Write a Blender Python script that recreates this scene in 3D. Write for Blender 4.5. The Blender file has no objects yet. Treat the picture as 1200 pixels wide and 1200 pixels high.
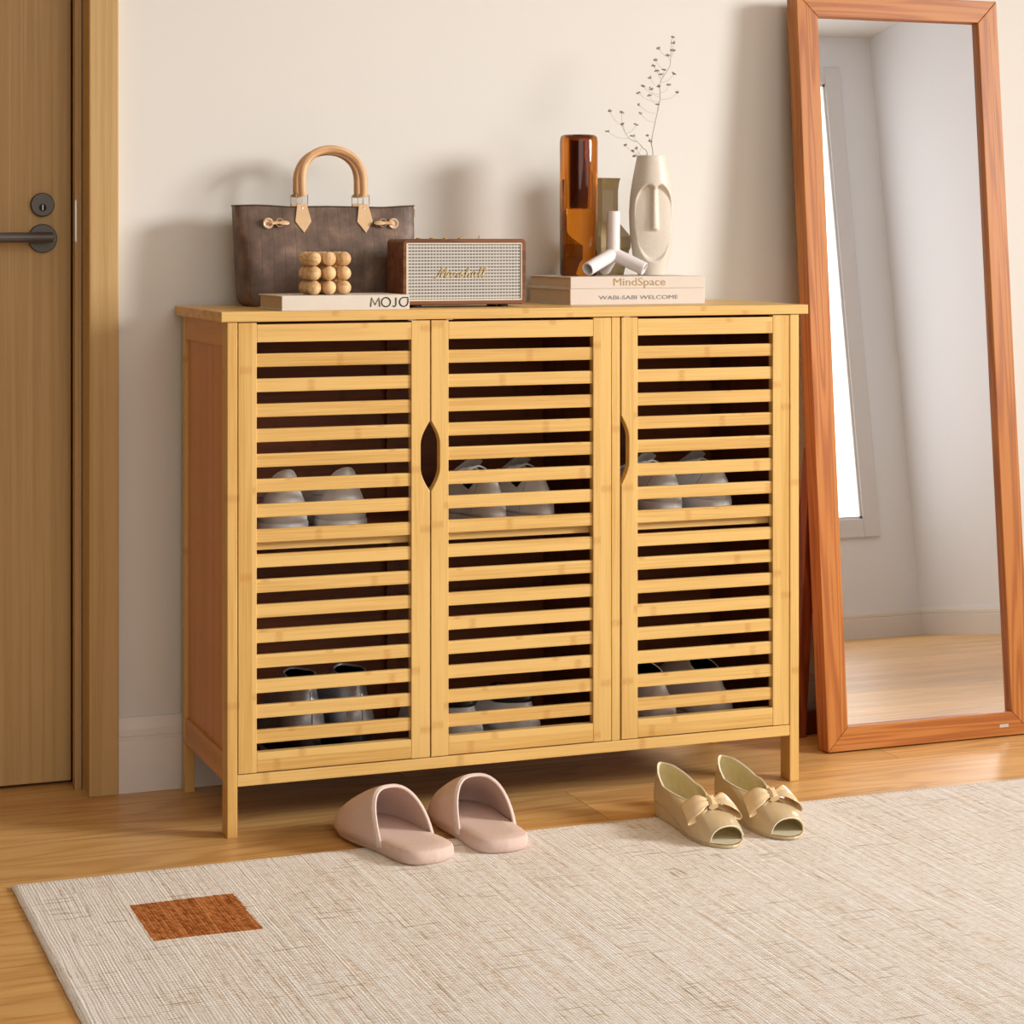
import bpy, bmesh, math, random
from mathutils import Vector, Matrix, Euler
random.seed(7)
COL = bpy.context.scene.collection
PI = math.pi

# ------------------------------------------------------------------ object helpers
def tag(o, label=None, cat=None, group=None, kind=None):
    if label: o['label'] = label
    if cat: o['category'] = cat
    if group: o['group'] = group
    if kind: o['kind'] = kind
    return o

def thing(name, label, cat, loc=(0, 0, 0), rot=(0, 0, 0), group=None):
    o = bpy.data.objects.new(name, None)
    o.empty_display_size = .05
    COL.objects.link(o)
    o.location = loc
    o.rotation_euler = rot
    return tag(o, label, cat, group)

def obj(name, bm, mats, parent=None, smooth=False, bevel=0, segs=2, label=None, angle=40):
    me = bpy.data.meshes.new(name)
    bmesh.ops.recalc_face_normals(bm, faces=bm.faces[:])
    bm.to_mesh(me)
    bm.free()
    if not isinstance(mats, (list, tuple)): mats = [mats]
    for m in mats: me.materials.append(m)
    if smooth:
        for p in me.polygons: p.use_smooth = True
        try: me.set_sharp_from_angle(angle=math.radians(angle))
        except Exception: pass
    o = bpy.data.objects.new(name, me)
    COL.objects.link(o)
    if parent: o.parent = parent
    if bevel:
        b = o.modifiers.new('bevel', 'BEVEL')
        b.width = bevel; b.segments = segs; b.limit_method = 'ANGLE'; b.angle_limit = math.radians(50)
    if label: o['label'] = label
    return o

def struct(name, bm, mat, parent=None, **k):
    o = obj(name, bm, mat, parent, **k)
    if not parent: o['kind'] = 'structure'
    return o

def add_box(bm, x0, x1, y0, y1, z0, z1, mi=0):
    vs = [bm.verts.new(p) for p in ((x0, y0, z0), (x1, y0, z0), (x1, y1, z0), (x0, y1, z0), (x0, y0, z1), (x1, y0, z1), (x1, y1, z1), (x0, y1, z1))]
    for f in ((0, 3, 2, 1), (4, 5, 6, 7), (0, 1, 5, 4), (1, 2, 6, 5), (2, 3, 7, 6), (3, 0, 4, 7)):
        bm.faces.new([vs[i] for i in f]).material_index = mi
    return bm

def box(*a): return add_box(bmesh.new(), *a)

def add_prism(bm, pts, axis, a, b, mi=0):
    """closed polygon pts (2D) extruded along axis from a to b."""
    def P(p, t):
        return {'x': (t, p[0], p[1]), 'y': (p[0], t, p[1]), 'z': (p[0], p[1], t)}[axis]
    A = [bm.verts.new(P(p, a)) for p in pts]
    B = [bm.verts.new(P(p, b)) for p in pts]
    n = len(pts)
    bm.faces.new(A[::-1]).material_index = mi
    bm.faces.new(B).material_index = mi
    for i in range(n):
        bm.faces.new([A[i], A[(i + 1) % n], B[(i + 1) % n], B[i]]).material_index = mi
    return bm

def add_lathe(bm, prof, segs=48, c=(0, 0, 0), sx=1, sy=1, phase=0, mi=0):
    """prof: list of (r,z); r==0 closes."""
    rings = []
    for r, z in prof:
        if r < 1e-6:
            rings.append([bm.verts.new((c[0], c[1], c[2] + z))])
        else:
            rings.append([bm.verts.new((c[0] + sx * r * math.cos(phase + 2 * PI * i / segs), c[1] + sy * r * math.sin(phase + 2 * PI * i / segs), c[2] + z)) for i in range(segs)])
    for a, b in zip(rings, rings[1:]):
        if len(a) == 1 and len(b) == 1: continue
        for i in range(segs):
            j = (i + 1) % segs
            if len(a) == 1: f = [a[0], b[i], b[j]]
            elif len(b) == 1: f = [a[i], b[0], a[j]]
            else: f = [a[i], b[i], b[j], a[j]]
            bm.faces.new(f).material_index = mi
    return bm

def add_tube(bm, pts, r, segs=10, caps=True, closed=False, mi=0, flat=1.0):
    """tube along polyline; r a number or list; flat squashes the second axis."""
    pts = [Vector(p) for p in pts]
    n = len(pts)
    rs = r if isinstance(r, (list, tuple)) else [r] * n
    rings = []
    up = None
    for i, p in enumerate(pts):
        if closed: t = (pts[(i + 1) % n] - pts[i - 1]).normalized()
        else: t = (pts[min(i + 1, n - 1)] - pts[max(i - 1, 0)]).normalized()
        if up is None:
            up = t.orthogonal().normalized()
        up = (up - t * up.dot(t))
        if up.length < 1e-6: up = t.orthogonal()
        up.normalize()
        s = t.cross(up)
        rings.append([bm.verts.new(p + rs[i] * (math.cos(2 * PI * k / segs) * up + flat * math.sin(2 * PI * k / segs) * s)) for k in range(segs)])
    m = n if closed else n - 1
    for i in range(m):
        a, b = rings[i], rings[(i + 1) % n]
        for k in range(segs):
            bm.faces.new([a[k], a[(k + 1) % segs], b[(k + 1) % segs], b[k]]).material_index = mi
    if caps and not closed:
        bm.faces.new(rings[0][::-1]).material_index = mi
        bm.faces.new(rings[-1]).material_index = mi
    return bm

def add_loft(bm, loops, cap0=False, cap1=False, mi=0):
    R = [[bm.verts.new(p) for p in l] for l in loops]
    n = len(loops[0])
    for a, b in zip(R, R[1:]):
        for i in range(n):
            j = (i + 1) % n
            bm.faces.new([a[i], a[j], b[j], b[i]]).material_index = mi
    if cap0: bm.faces.new(R[0][::-1]).material_index = mi
    if cap1: bm.faces.new(R[-1]).material_index = mi
    return R

def add_sphere(bm, c, r, u=20, v=12, sc=(1, 1, 1)):
    prof = [(r * math.sin(PI * i / v), -r * math.cos(PI * i / v)) for i in range(v + 1)]
    prof[0] = (0, -r); prof[-1] = (0, r)
    n0 = len(bm.verts)
    add_lathe(bm, [(p[0], p[1] * sc[2]) for p in prof], u, c, sc[0], sc[1])
    return bm

def catmull(P, n=8, closed=False):
    P = [Vector(p) for p in P]
    out = []
    N = len(P)
    rng = range(N) if closed else range(N - 1)
    for i in rng:
        if closed: p0, p1, p2, p3 = P[i - 1], P[i], P[(i + 1) % N], P[(i + 2) % N]
        else: p0, p1, p2, p3 = P[max(i - 1, 0)], P[i], P[i + 1], P[min(i + 2, N - 1)]
        for k in range(n):
            t = k / n
            out.append(.5 * ((2 * p1) + (p2 - p0) * t + (2 * p0 - 5 * p1 + 4 * p2 - p3) * t * t + (3 * p1 - p0 - 3 * p2 + p3) * t ** 3))
    if not closed: out.append(P[-1])
    return out

def interp(x, xs, ys):
    if x <= xs[0]: return ys[0]
    for i in range(len(xs) - 1):
        if x <= xs[i + 1]:
            t = (x - xs[i]) / (xs[i + 1] - xs[i])
            return ys[i] + (ys[i + 1] - ys[i]) * t
    return ys[-1]

def sstep(x, a, b):
    t = min(1, max(0, (x - a) / (b - a)))
    return t * t * (3 - 2 * t)

# ------------------------------------------------------------------ material helpers
def lin(c):
    return tuple(((v / 255) / 12.92 if v / 255 <= .04045 else ((v / 255 + .055) / 1.055) ** 2.4) for v in c[:3]) + (1,)

class NT:
    def __init__(s, name):
        s.m = bpy.data.materials.new(name)
        s.m.use_nodes = True
        s.t = s.m.node_tree
        s.t.nodes.clear()
        s.out = s.t.nodes.new('ShaderNodeOutputMaterial')
        s.b = s.t.nodes.new('ShaderNodeBsdfPrincipled')
        s.t.links.new(s.b.outputs[0], s.out.inputs[0])
        s._obj = None
    def n(s, typ, **k):
        nd = s.t.nodes.new(typ)
        for a, v in k.items(): setattr(nd, a, v)
        return nd
    def link(s, a, b): s.t.links.new(a, b)
    def put(s, inp, v):
        if hasattr(v, 'is_linked'): s.t.links.new(v, inp)
        else:
            if isinstance(v, (tuple, list)) and inp.type == 'RGBA' and len(v) == 3: v = tuple(v) + (1,)
            inp.default_value = v
    def math(s, op, a, b=None, c=None, clamp=False):
        nd = s.n('ShaderNodeMath', operation=op, use_clamp=clamp)
        s.put(nd.inputs[0], a)
        if b is not None: s.put(nd.inputs[1], b)
        if c is not None: s.put(nd.inputs[2], c)
        return nd.outputs[0]
    def coord(s):
        if s._obj is None: s._obj = s.n('ShaderNodeTexCoord').outputs['Object']
        return s._obj
    def xyz(s, v=None):
        nd = s.n('ShaderNodeSeparateXYZ')
        s.link(v if v is not None else s.coord(), nd.inputs[0])
        return nd.outputs
    def vec(s, x, y, z):
        nd = s.n('ShaderNodeCombineXYZ')
        for i, v in enumerate((x, y, z)): s.put(nd.inputs[i], v)
        return nd.outputs[0]
    def noise(s, v, scale=5, detail=3, rough=.5, dist=0, color=False):
        nd = s.n('ShaderNodeTexNoise')
        s.link(v, nd.inputs['Vector'])
        nd.inputs['Scale'].default_value = scale
        nd.inputs['Detail'].default_value = detail
        nd.inputs['Roughness'].default_value = rough
        nd.inputs['Distortion'].default_value = dist
        return nd.outputs['Color' if color else 'Fac']
    def white(s, v):
        nd = s.n('ShaderNodeTexWhiteNoise', noise_dimensions='3D')
        s.link(v, nd.inputs['Vector'])
        return nd.outputs['Value']
    def ramp(s, f, stops):
        nd = s.n('ShaderNodeValToRGB')
        s.put(nd.inputs[0], f)
        e = nd.color_ramp.elements
        while len(e) < len(stops): e.new(.5)
        for el, (p, c) in zip(e, stops):
            el.position = p
            el.color = c if len(c) == 4 and max(c) <= 1.0001 else lin(c)
        return nd.outputs[0]
    def mix(s, f, a, b, mode='MIX'):
        nd = s.n('ShaderNodeMix', data_type='RGBA', blend_type=mode)
        s.put(nd.inputs[0], f)
        s.put(nd.inputs[6], a)
        s.put(nd.inputs[7], b)
        return nd.outputs[2]
    def map(s, v, a, b, c, d, smooth=False):
        nd = s.n('ShaderNodeMapRange', interpolation_type='SMOOTHSTEP' if smooth else 'LINEAR')
        s.put(nd.inputs[0], v)
        for i, x in enumerate((a, b, c, d)): nd.inputs[i + 1].default_value = x
        return nd.outputs[0]
    def bump(s, h, strength=.2, dist=.002):
        nd = s.n('ShaderNodeBump')
        nd.inputs['Strength'].default_value = strength
        nd.inputs['Distance'].default_value = dist
        s.link(h, nd.inputs['Height'])
        s.link(nd.outputs[0], s.b.inputs['Normal'])
    def set(s, color=None, rough=None, metal=None, spec=None, **k):
        if color is not None: s.put(s.b.inputs['Base Color'], color)
        if rough is not None: s.put(s.b.inputs['Roughness'], rough)
        if metal is not None: s.put(s.b.inputs['Metallic'], metal)
        if spec is not None: s.put(s.b.inputs['Specular IOR Level'], spec)
        for a, v in k.items(): s.put(s.b.inputs[a], v)
        return s.m

def plain(name, c, rough=.5, metal=0, var=.06, scale=30, bump=0, spec=.5, bscale=None):
    s = NT(name)
    v = s.coord()
    f = s.noise(v, scale, 4)
    c0 = tuple(x * (1 - var) for x in lin(c)[:3]) + (1,)
    c1 = tuple(min(1, x * (1 + var)) for x in lin(c)[:3]) + (1,)
    col = s.ramp(f, [(.3, c0), (.7, c1)])
    if bump: s.bump(s.noise(v, bscale or scale * 8, 3), bump, .0015)
    return s.set(col, rough, metal, spec)

def axes(s, axis):
    x, y, z = s.xyz()[0:3]
    # along, across1, across2
    return {'x': (x, y, z), 'y': (y, x, z), 'z': (z, x, y)}[axis]

def bamboo(name, axis, light, dark, knot, strip=.0065, node_amt=.5):
    s = NT(name)
    a, u, w = axes(s, axis)
    su = s.math('FLOOR', s.math('DIVIDE', u, strip * 3.2))
    sw = s.math('FLOOR', s.math('DIVIDE', w, strip * 3.2))
    cell = s.vec(su, sw, 3.3)
    rnd = s.white(cell)
    rnd2 = s.white(s.vec(sw, su, 9.1))
    fib = s.noise(s.vec(s.math('MULTIPLY', a, 7), s.math('MULTIPLY', u, 420), s.math('MULTIPLY', w, 420)), 1, 3, .6)
    wide = s.noise(s.vec(s.math('MULTIPLY', a, 3), s.math('MULTIPLY', u, 45), s.math('MULTIPLY', w, 45)), 1, 2)
    f = s.math('ADD', s.math('MULTIPLY', fib, .5), s.math('ADD', s.math('MULTIPLY', rnd, .22), s.math('MULTIPLY', wide, .38)))
    col = s.ramp(f, [(.3, dark), (.62, light)])
    # bamboo nodes: short darker bars sitting at a random place on each strip
    ph = s.math('FRACT', s.math('ADD', s.math('DIVIDE', a, .34), s.math('MULTIPLY', rnd2, 7.0)))
    d = s.math('ABSOLUTE', s.math('SUBTRACT', ph, .5))
    band = s.map(d, .004, .030, 1, 0, True)
    fine = s.noise(s.vec(s.math('MULTIPLY', a, 200), s.math('MULTIPLY', u, 380), s.math('MULTIPLY', w, 380)), 1, 3, .7)
    band = s.math('MULTIPLY', band, s.math('MULTIPLY', s.map(fine, .3, .7, .35, 1), node_amt))
    col = s.mix(band, col, lin(knot))
    s.bump(fib, .12, .0006)
    return s.set(col, .42, 0, .35)

def wood(name, axis, light, mid, dark, along=1.6, across=16, rings=9, rough=.42, bump=.12, fibre=.35):
    """cathedral-grained timber running along one axis."""
    s = NT(name)
    a, u, w = axes(s, axis)
    info = s.n('ShaderNodeObjectInfo').outputs['Random']
    off = s.math('MULTIPLY', info, 7.0)
    v = s.vec(s.math('ADD', s.math('MULTIPLY', a, along), off), s.math('MULTIPLY', u, across), s.math('MULTIPLY', w, across))
    big = s.noise(v, 1, 2, .45, .3)
    ring = s.math('ADD', s.math('MULTIPLY', s.math('SINE', s.math('MULTIPLY', big, rings * 6.28)), .5), .5)
    fib = s.noise(s.vec(s.math('MULTIPLY', a, 9), s.math('MULTIPLY', u, 500), s.math('MULTIPLY', w, 500)), 1, 4, .65)
    f = s.math('ADD', s.math('MULTIPLY', s.math('POWER', ring, 1.8), 1 - fibre), s.math('MULTIPLY', fib, fibre))
    col = s.ramp(f, [(.08, light), (.45, mid), (.95, dark)])
    s.bump(f, bump, .0008)
    return s.set(col, rough, 0, .4)

# ------------------------------------------------------------------ materials
B_L, B_D, B_K = (224, 184, 112), (198, 150, 76), (180, 118, 54)
bam = {a: bamboo('bamboo_' + a, a, B_L, B_D, B_K) for a in 'xyz'}
bam_in_shade = {a: bamboo('bamboo_inner_' + a, a, (124, 66, 30), (98, 48, 20), (80, 38, 16)) for a in 'xz'}  # same bamboo darkened: interior shade put into the colour
bam_sy_shade = bamboo('bamboo_side_rail', 'y', (212, 156, 90), (194, 134, 68), (170, 100, 46), node_amt=.2)  # rails toned darker to paint in the shade on the cabinet side
bam_side_shade = bamboo('bamboo_side', 'z', (214, 150, 88), (196, 130, 70), (170, 98, 46), strip=.007, node_amt=.2)  # panel bamboo likewise darkened for the shaded cabinet side
oak_door = {a: wood('door_oak_' + a, a, (206, 172, 118), (195, 160, 104), (174, 138, 84), along=.5, across=60, rings=3, rough=.5, bump=.06, fibre=.7) for a in 'xz'}
frame_w = {a: wood('cherry_' + a, a, (196, 130, 62), (181, 109, 43), (150, 81, 28), along=1.0, across=26, rings=9, rough=.42, bump=.05, fibre=.5) for a in 'xz'}
frame_dark = wood('cherry_back', 'z', (150, 76, 36), (128, 60, 26), (104, 44, 18), along=1.1, across=14, rings=7)

def mat_wall(name, c):
    s = NT(name)
    f = s.noise(s.coord(), 1.2, 2)
    col = s.ramp(f, [(.3, tuple(x * .985 for x in lin(c)[:3]) + (1,)), (.7, lin(c))])
    s.bump(s.noise(s.coord(), 260, 3), .035, .001)
    return s.set(col, .85, 0, .2)
wall_m = mat_wall('wall_paint', (229, 227, 221))
wall_o = mat_wall('wall_paint_cool', (238, 240, 243))
ceil_m = mat_wall('ceiling_paint', (240, 238, 235))
trim_m = plain('skirting_paint', (232, 226, 219), .45, var=.01)
gap_shade = plain('door_gap_shade', (14, 11, 9), .9)  # near-black colour stands in for the dark inside the door gap

def mat_floor():
    s = NT('oak_floor')
    x, y, z = s.xyz()[0:3]
    W, L = .196, 1.7
    row = s.math('FLOOR', s.math('DIVIDE', s.math('ADD', y, .113), W))
    fy = s.math('FRACT', s.math('DIVIDE', s.math('ADD', y, .113), W))
    r0 = s.white(s.vec(row, 1.7, 4.1))
    xo = s.math('DIVIDE', s.math('ADD', x, s.math('MULTIPLY', r0, L)), L)
    col_i = s.math('FLOOR', xo)
    fx = s.math('FRACT', xo)
    pid = s.white(s.vec(row, col_i, 2.2))
    offs = s.math('MULTIPLY', pid, 23.0)
    v = s.vec(s.math('ADD', s.math('MULTIPLY', x, 1.15), offs), s.math('MULTIPLY', y, 9.5), offs)
    big = s.noise(v, 1, 2.0, .45, .35)
    ring = s.math('ADD', s.math('MULTIPLY', s.math('SINE', s.math('MULTIPLY', big, 62)), .5), .5)
    fib = s.noise(s.vec(s.math('ADD', s.math('MULTIPLY', x, 7), offs), s.math('MULTIPLY', y, 230), offs), 1, 4, .65)
    streak = s.noise(s.vec(s.math('ADD', s.math('MULTIPLY', x, 1.2), offs), s.math('MULTIPLY', y, 34), offs), 1, 3, .55)
    f = s.math('ADD', s.math('MULTIPLY', s.math('POWER', ring, 2.0), .20), s.math('ADD', s.math('MULTIPLY', fib, .42), s.math('MULTIPLY', streak, .40)))
    c = s.ramp(f, [(.25, (238, 194, 126)), (.52, (221, 170, 104)), (.85, (182, 128, 70))])
    tint = s.map(pid, 0, 1, .86, 1.08)
    tc = s.n('ShaderNodeCombineColor')
    for i in range(3): s.link(tint, tc.inputs[i])
    c = s.mix(1.0, c, tc.outputs[0], 'MULTIPLY')
    dy = s.math('MINIMUM', fy, s.math('SUBTRACT', 1, fy))
    dx = s.math('MINIMUM', fx, s.math('SUBTRACT', 1, fx))
    seam = s.math('MAXIMUM', s.map(dy, .003, .009, 1, 0, True), s.map(dx, .0004, .001, 1, 0, True))
    c = s.mix(s.math('MULTIPLY', seam, .5), c, lin((110, 66, 34)))
    h = s.math('SUBTRACT', s.math('MULTIPLY', f, .3), seam)
    s.bump(h, .12, .001)
    return s.set(c, s.map(fib, .3, .7, .3, .42), 0, .4)
floor_m = mat_floor()

def mat_rug():
    s = NT('woven_rug')
    x, y, z = s.xyz()[0:3]
    P = .0046
    wob = s.noise(s.vec(s.math('MULTIPLY', x, 40), s.math('MULTIPLY', y, 7), 0.0), 1, 2)
    xw = s.math('ADD', x, s.math('MULTIPLY', s.math('SUBTRACT', wob, .5), .006))
    xs = s.math('DIVIDE', xw, P)
    ci = s.math('FLOOR', xs)
    fx = s.math('FRACT', xs)
    cr = s.white(s.vec(ci, 3.0, 0.0))
    # twisted stitches: slanted bumps along every rib
    ys = s.math('ADD', s.math('DIVIDE', y, .0058), s.math('ADD', s.math('MULTIPLY', fx, .9), s.math('MULTIPLY', cr, 5)))
    yi = s.math('FLOOR', ys)
    fy = s.math('FRACT', ys)
    kr = s.white(s.vec(ci, yi, 1.0))
    hx = s.math('SINE', s.math('MULTIPLY', fx, PI))
    hy = s.math('SINE', s.math('MULTIPLY', fy, PI))
    knot = s.math('MULTIPLY', s.math('ADD', .66, s.math('MULTIPLY', hx, .34)), s.math('ADD', .34, s.math('MULTIPLY', hy, .66)))
    # broad irregular ribs, several stitches wide
    band = s.noise(s.vec(s.math('MULTIPLY', xw, 85), s.math('MULTIPLY', y, 2.2), 2.0), 1, 2, .6)
    ridge = s.noise(s.vec(s.math('MULTIPLY', xw, 230), s.math('MULTIPLY', y, 5), 4.0), 1, 2, .6)
    fuzz = s.noise(s.coord(), 520, 3, .7)
    g1 = s.noise(s.vec(s.math('MULTIPLY', x, 11), s.math('MULTIPLY', y, 170), 5.0), 1, 3, .6)
    g2 = s.noise(s.vec(s.math('MULTIPLY', xw, 150), s.math('MULTIPLY', y, 8), 8.0), 1, 3, .6)
    patch = s.noise(s.coord(), 9, 3)
    gold = s.math('MULTIPLY', s.math('MAXIMUM', s.map(g1, .60, .65, 0, 1), s.map(g2, .61, .67, 0, 1)), s.map(patch, .44, .54, 0, 1))
    f = s.math('ADD', s.math('MULTIPLY', knot, .45), s.math('ADD', s.math('ADD', s.math('MULTIPLY', kr, .34), s.math('MULTIPLY', s.math('SUBTRACT', cr, .5), .12)), s.math('ADD', s.math('MULTIPLY', s.map(band, .3, .7, 0, 1), .2), s.math('ADD', s.math('MULTIPLY', s.map(ridge, .3, .7, 0, 1), .22), s.math('MULTIPLY', fuzz, .25)))))
    pale = s.ramp(f, [(.36, (176, 146, 118)), (.54, (234, 216, 198)), (.76, (246, 237, 226)), (1.0, (253, 250, 245))])
    pale2 = s.ramp(f, [(.30, (202, 180, 156)), (.50, (242, 232, 219)), (.76, (250, 244, 236)), (1.0, (250, 246, 240))])
    edge = s.math('MAXIMUM', s.map(x, -.30, -.14, 1, 0, True), s.map(y, -.26, -.16, 0, .7, True))
    c = s.mix(edge, pale, pale2)
    c = s.mix(s.math('MULTIPLY', gold, .6), c, lin((168, 128, 76)))
    hem = s.math('MULTIPLY', s.math('LESS_THAN', s.math('ABSOLUTE', s.math('ADD', y, .1575)), .0011), s.math('GREATER_THAN', s.math('FRACT', s.math('DIVIDE', x, .009)), .4))
    c = s.mix(s.math('MULTIPLY', hem, .55), c, lin((150, 132, 114)))
    rust = s.ramp(f, [(.35, (84, 38, 14)), (.65, (158, 84, 36)), (1.0, (214, 142, 84))])
    jit = s.math('MULTIPLY', s.math('SUBTRACT', kr, .5), .002)
    xx, yy = s.math('ADD', x, jit), s.math('ADD', y, jit)
    def inside(v, a, b): return s.math('MULTIPLY', s.math('GREATER_THAN', v, a), s.math('LESS_THAN', v, b))
    rect = s.math('MULTIPLY', inside(xx, -.222, -.066), inside(yy, -.486, -.311))
    c = s.mix(rect, c, rust)
    h = s.math('ADD', s.math('MULTIPLY', knot, .8), s.math('ADD', s.math('MULTIPLY', band, 1.2), s.math('ADD', s.math('MULTIPLY', ridge, .9), s.math('MULTIPLY', fuzz, .5))))
    s.bump(h, .7, .003)
    return s.set(c, .95, 0, .1)
rug_m = mat_rug()

metal_dark = plain('blackened_steel', (84, 80, 76), .36, .35, .03)
metal_dk2 = plain('blackened_steel_core', (36, 34, 32), .45, .5, .03)
metal_pale = plain('brushed_steel', (205, 200, 194), .35, .8, .03)
gold_m = plain('gold_metal', (214, 172, 104), .3, .9, .03)
chrome = plain('warm_chrome', (216, 200, 180), .22, .9, .02)

s = NT('mirror_silver'); mirror_m = s.set(s.ramp(s.noise(s.coord(), 1), [(0, (240, 240, 242)), (1, (243, 243, 245))]), .0, 1.0)
s = NT('daylit_pane')
pane_m = s.set(s.ramp(s.xyz()[2], [(0, (225, 230, 235)), (1, (250, 250, 250))]), .3)
s.put(s.b.inputs['Emission Color'], (1, 1, 1, 1)); s.put(s.b.inputs['Emission Strength'], 2.2)
upvc = plain('window_frame_white', (225, 224, 224), .4, var=.01)

def mat_bagleather():
    s = NT('brown_bag_leather')
    x, y, z = s.xyz()[0:3]
    xi = s.math('DIVIDE', s.math('ADD', x, s.math('MULTIPLY', s.noise(s.vec(0.0, 0.0, s.math('MULTIPLY', z, 14)), 1, 1), .006)), .0205)
    fx = s.math('FRACT', xi)
    ci = s.math('FLOOR', xi)
    d = s.math('MINIMUM', fx, s.math('SUBTRACT', 1, fx))
    seam = s.map(d, .0, .06, 1, 0, True)
    zi = s.math('DIVIDE', s.math('ADD', z, s.math('MULTIPLY', s.white(s.vec(ci, 0.0, 1.0)), .05)), .055)
    dz = s.math('ABSOLUTE', s.math('SUBTRACT', s.math('FRACT', zi), .5))
    zs = s.math('MULTIPLY', s.map(dz, .0, .03, .08, 0, True), 1)
    cloud = s.noise(s.coord(), 26, 4, .6)
    panel = s.white(s.vec(ci, s.math('FLOOR', zi), 5.0))
    f = s.math('ADD', s.math('MULTIPLY', cloud, .8), s.math('MULTIPLY', panel, .05))
    c = s.ramp(f, [(.28, (84, 66, 55)), (.46, (112, 90, 76)), (.72, (162, 132, 108))])
    seam = s.math('MAXIMUM', seam, zs)
    c = s.mix(s.math('MULTIPLY', seam, .38), c, lin((62, 46, 38)))
    h = s.math('SUBTRACT', s.math('MULTIPLY', cloud, .25), seam)
    s.bump(h, .18, .0015)
    return s.set(c, .5, 0, .35)
bag_m = mat_bagleather()
tan_m = plain('tan_leather', (222, 176, 128), .45, var=.1, scale=40, bump=.06)
tan_l = plain('tan_leather_tab', (219, 182, 138), .5, var=.06, scale=60, bump=.06)

walnut = {a: wood('walnut_' + a, a, (140, 86, 54), (112, 66, 40), (78, 44, 26), along=3, across=40, rings=4, rough=.5, bump=.15, fibre=.6) for a in 'xz'}
def mat_grille():
    s = NT('speaker_cloth')
    x, y, z = s.xyz()[0:3]
    p = .0056
    fx = s.math('FRACT', s.math('DIVIDE', x, p)); fz = s.math('FRACT', s.math('DIVIDE', z, p))
    ix = s.math('FLOOR', s.math('DIVIDE', x, p)); iz = s.math('FLOOR', s.math('DIVIDE', z, p))
    dx = s.math('ABSOLUTE', s.math('SUBTRACT', fx, .5)); dz = s.math('ABSOLUTE', s.math('SUBTRACT', fz, .5))
    dot = s.math('MULTIPLY', s.map(dx, .18, .32, 1, 0, True), s.map(dz, .18, .32, 1, 0, True))
    colr = s.white(s.vec(ix, 0.0, 0.0)); rowr = s.white(s.vec(0.0, iz, 0.0))
    amt = s.math('MULTIPLY', dot, s.math('ADD', .62, s.math('MULTIPLY', s.math('ADD', colr, rowr), .19)))
    thr = s.math('MULTIPLY', s.map(dz, .0, .5, .0, 1), .2)
    base = s.mix(s.map(dz, .3, .5, 0, 1), lin((176, 172, 166)), lin((226, 222, 214)))
    c = s.mix(amt, base, lin((82, 78, 76)))
    s.bump(s.math('SUBTRACT', 1, dot), .3, .001)
    return s.set(c, .85, 0, .2)
grille_m = mat_grille()
cream_m = plain('cream_piping', (236, 220, 184), .4, var=.02)
badge_m = plain('pale_gold', (226, 204, 158), .35, .35, .02)
rubber = plain('black_rubber', (30, 27, 25), .6)
bookc1 = plain('book_cover_cream', (221, 212, 199), .6, var=.015)
bookc2 = plain('book_cover_oat', (216, 203, 190), .6, var=.015)
def mat_pages(name, c0, c1):
    s = NT(name)
    z = s.xyz()[2]
    f = s.noise(s.vec(0.0, 0.0, s.math('MULTIPLY', z, 2600)), 1, 2)
    return s.set(s.ramp(f, [(.35, c0), (.65, c1)]), .8, 0, .2)
pages_m = mat_pages('book_pages', (196, 172, 140), (222, 200, 170))
ink_b = plain('ink_black', (22, 20, 20), .6, var=0)
ink_g = plain('ink_gold', (176, 146, 96), .5, var=0)
ink_s = plain('ink_slate', (112, 112, 118), .5, var=0)
bead_m = {a: wood('beech_bead_' + a, a, (236, 200, 150), (222, 182, 130), (196, 150, 98), along=8, across=60, rings=4, rough=.5, bump=.05, fibre=.4) for a in 'xyz'}
white_cer = plain('white_ceramic', (231, 226, 226), .35, var=.01)
stone_m = plain('sand_ceramic', (215, 205, 190), .42, var=.05, scale=300, bump=.05, bscale=500)
khaki_m = None
s = NT('smoked_olive_glass')
khaki_m = s.set(s.ramp(s.noise(s.coord(), 8), [(0, (176, 156, 114)), (1, (184, 164, 122))]), .12, 0, .5, **{'Transmission Weight': .12, 'IOR': 1.3})
s = NT('amber_glass')
s.set(s.ramp(s.noise(s.coord(), 3), [(0, (204, 122, 34)), (1, (212, 130, 40))]), .02, 0, .5, **{'Transmission Weight': 1.0, 'IOR': 1.45})
amber_m = s.m
s = NT('amber_core')
amber_in = s.set(s.ramp(s.noise(s.coord(), 3), [(0, (92, 58, 48)), (1, (98, 62, 52))]), .3, 0, .4)
stem_m = plain('dry_stem', (150, 130, 104), .7)
flower_m = plain('dry_flower', (170, 162, 146), .8, var=.3, scale=400)
pink_m = plain('blush_felt', (222, 196, 183), .9, var=.04, scale=200, bump=.25, bscale=900, spec=.15)
pink_e = plain('blush_felt_binding', (230, 208, 197), .85, var=.03, bump=.15, bscale=900, spec=.2)
nude_m = plain('nude_patent', (206, 182, 142), .36, var=.02, bump=.02)
nude_in = plain('nude_lining', (212, 196, 150), .6, var=.05, scale=80)
nude_foot = plain('nude_insole', (228, 216, 184), .5, var=.02)
nude_pale = plain('nude_edge', (240, 230, 200), .4, var=.01)
satin_m = plain('gold_satin', (228, 200, 156), .24, var=.06, scale=60, spec=.7)
sole_d = plain('dark_sole', (34, 26, 22), .6)
sn_white = plain('white_leather', (232, 229, 226), .45, var=.02)
sn_grey = plain('dove_leather', (222, 214, 206), .5, var=.03)
sn_line = plain('grey_seam', (120, 112, 108), .7)
sn_in = plain('grey_lining', (120, 112, 106), .8)
sn_black = plain('black_leather', (28, 24, 24), .45)
silver_m = plain('silver_glitter', (188, 188, 194), .32, .55, .25, 500, .3, bscale=900)
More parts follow.
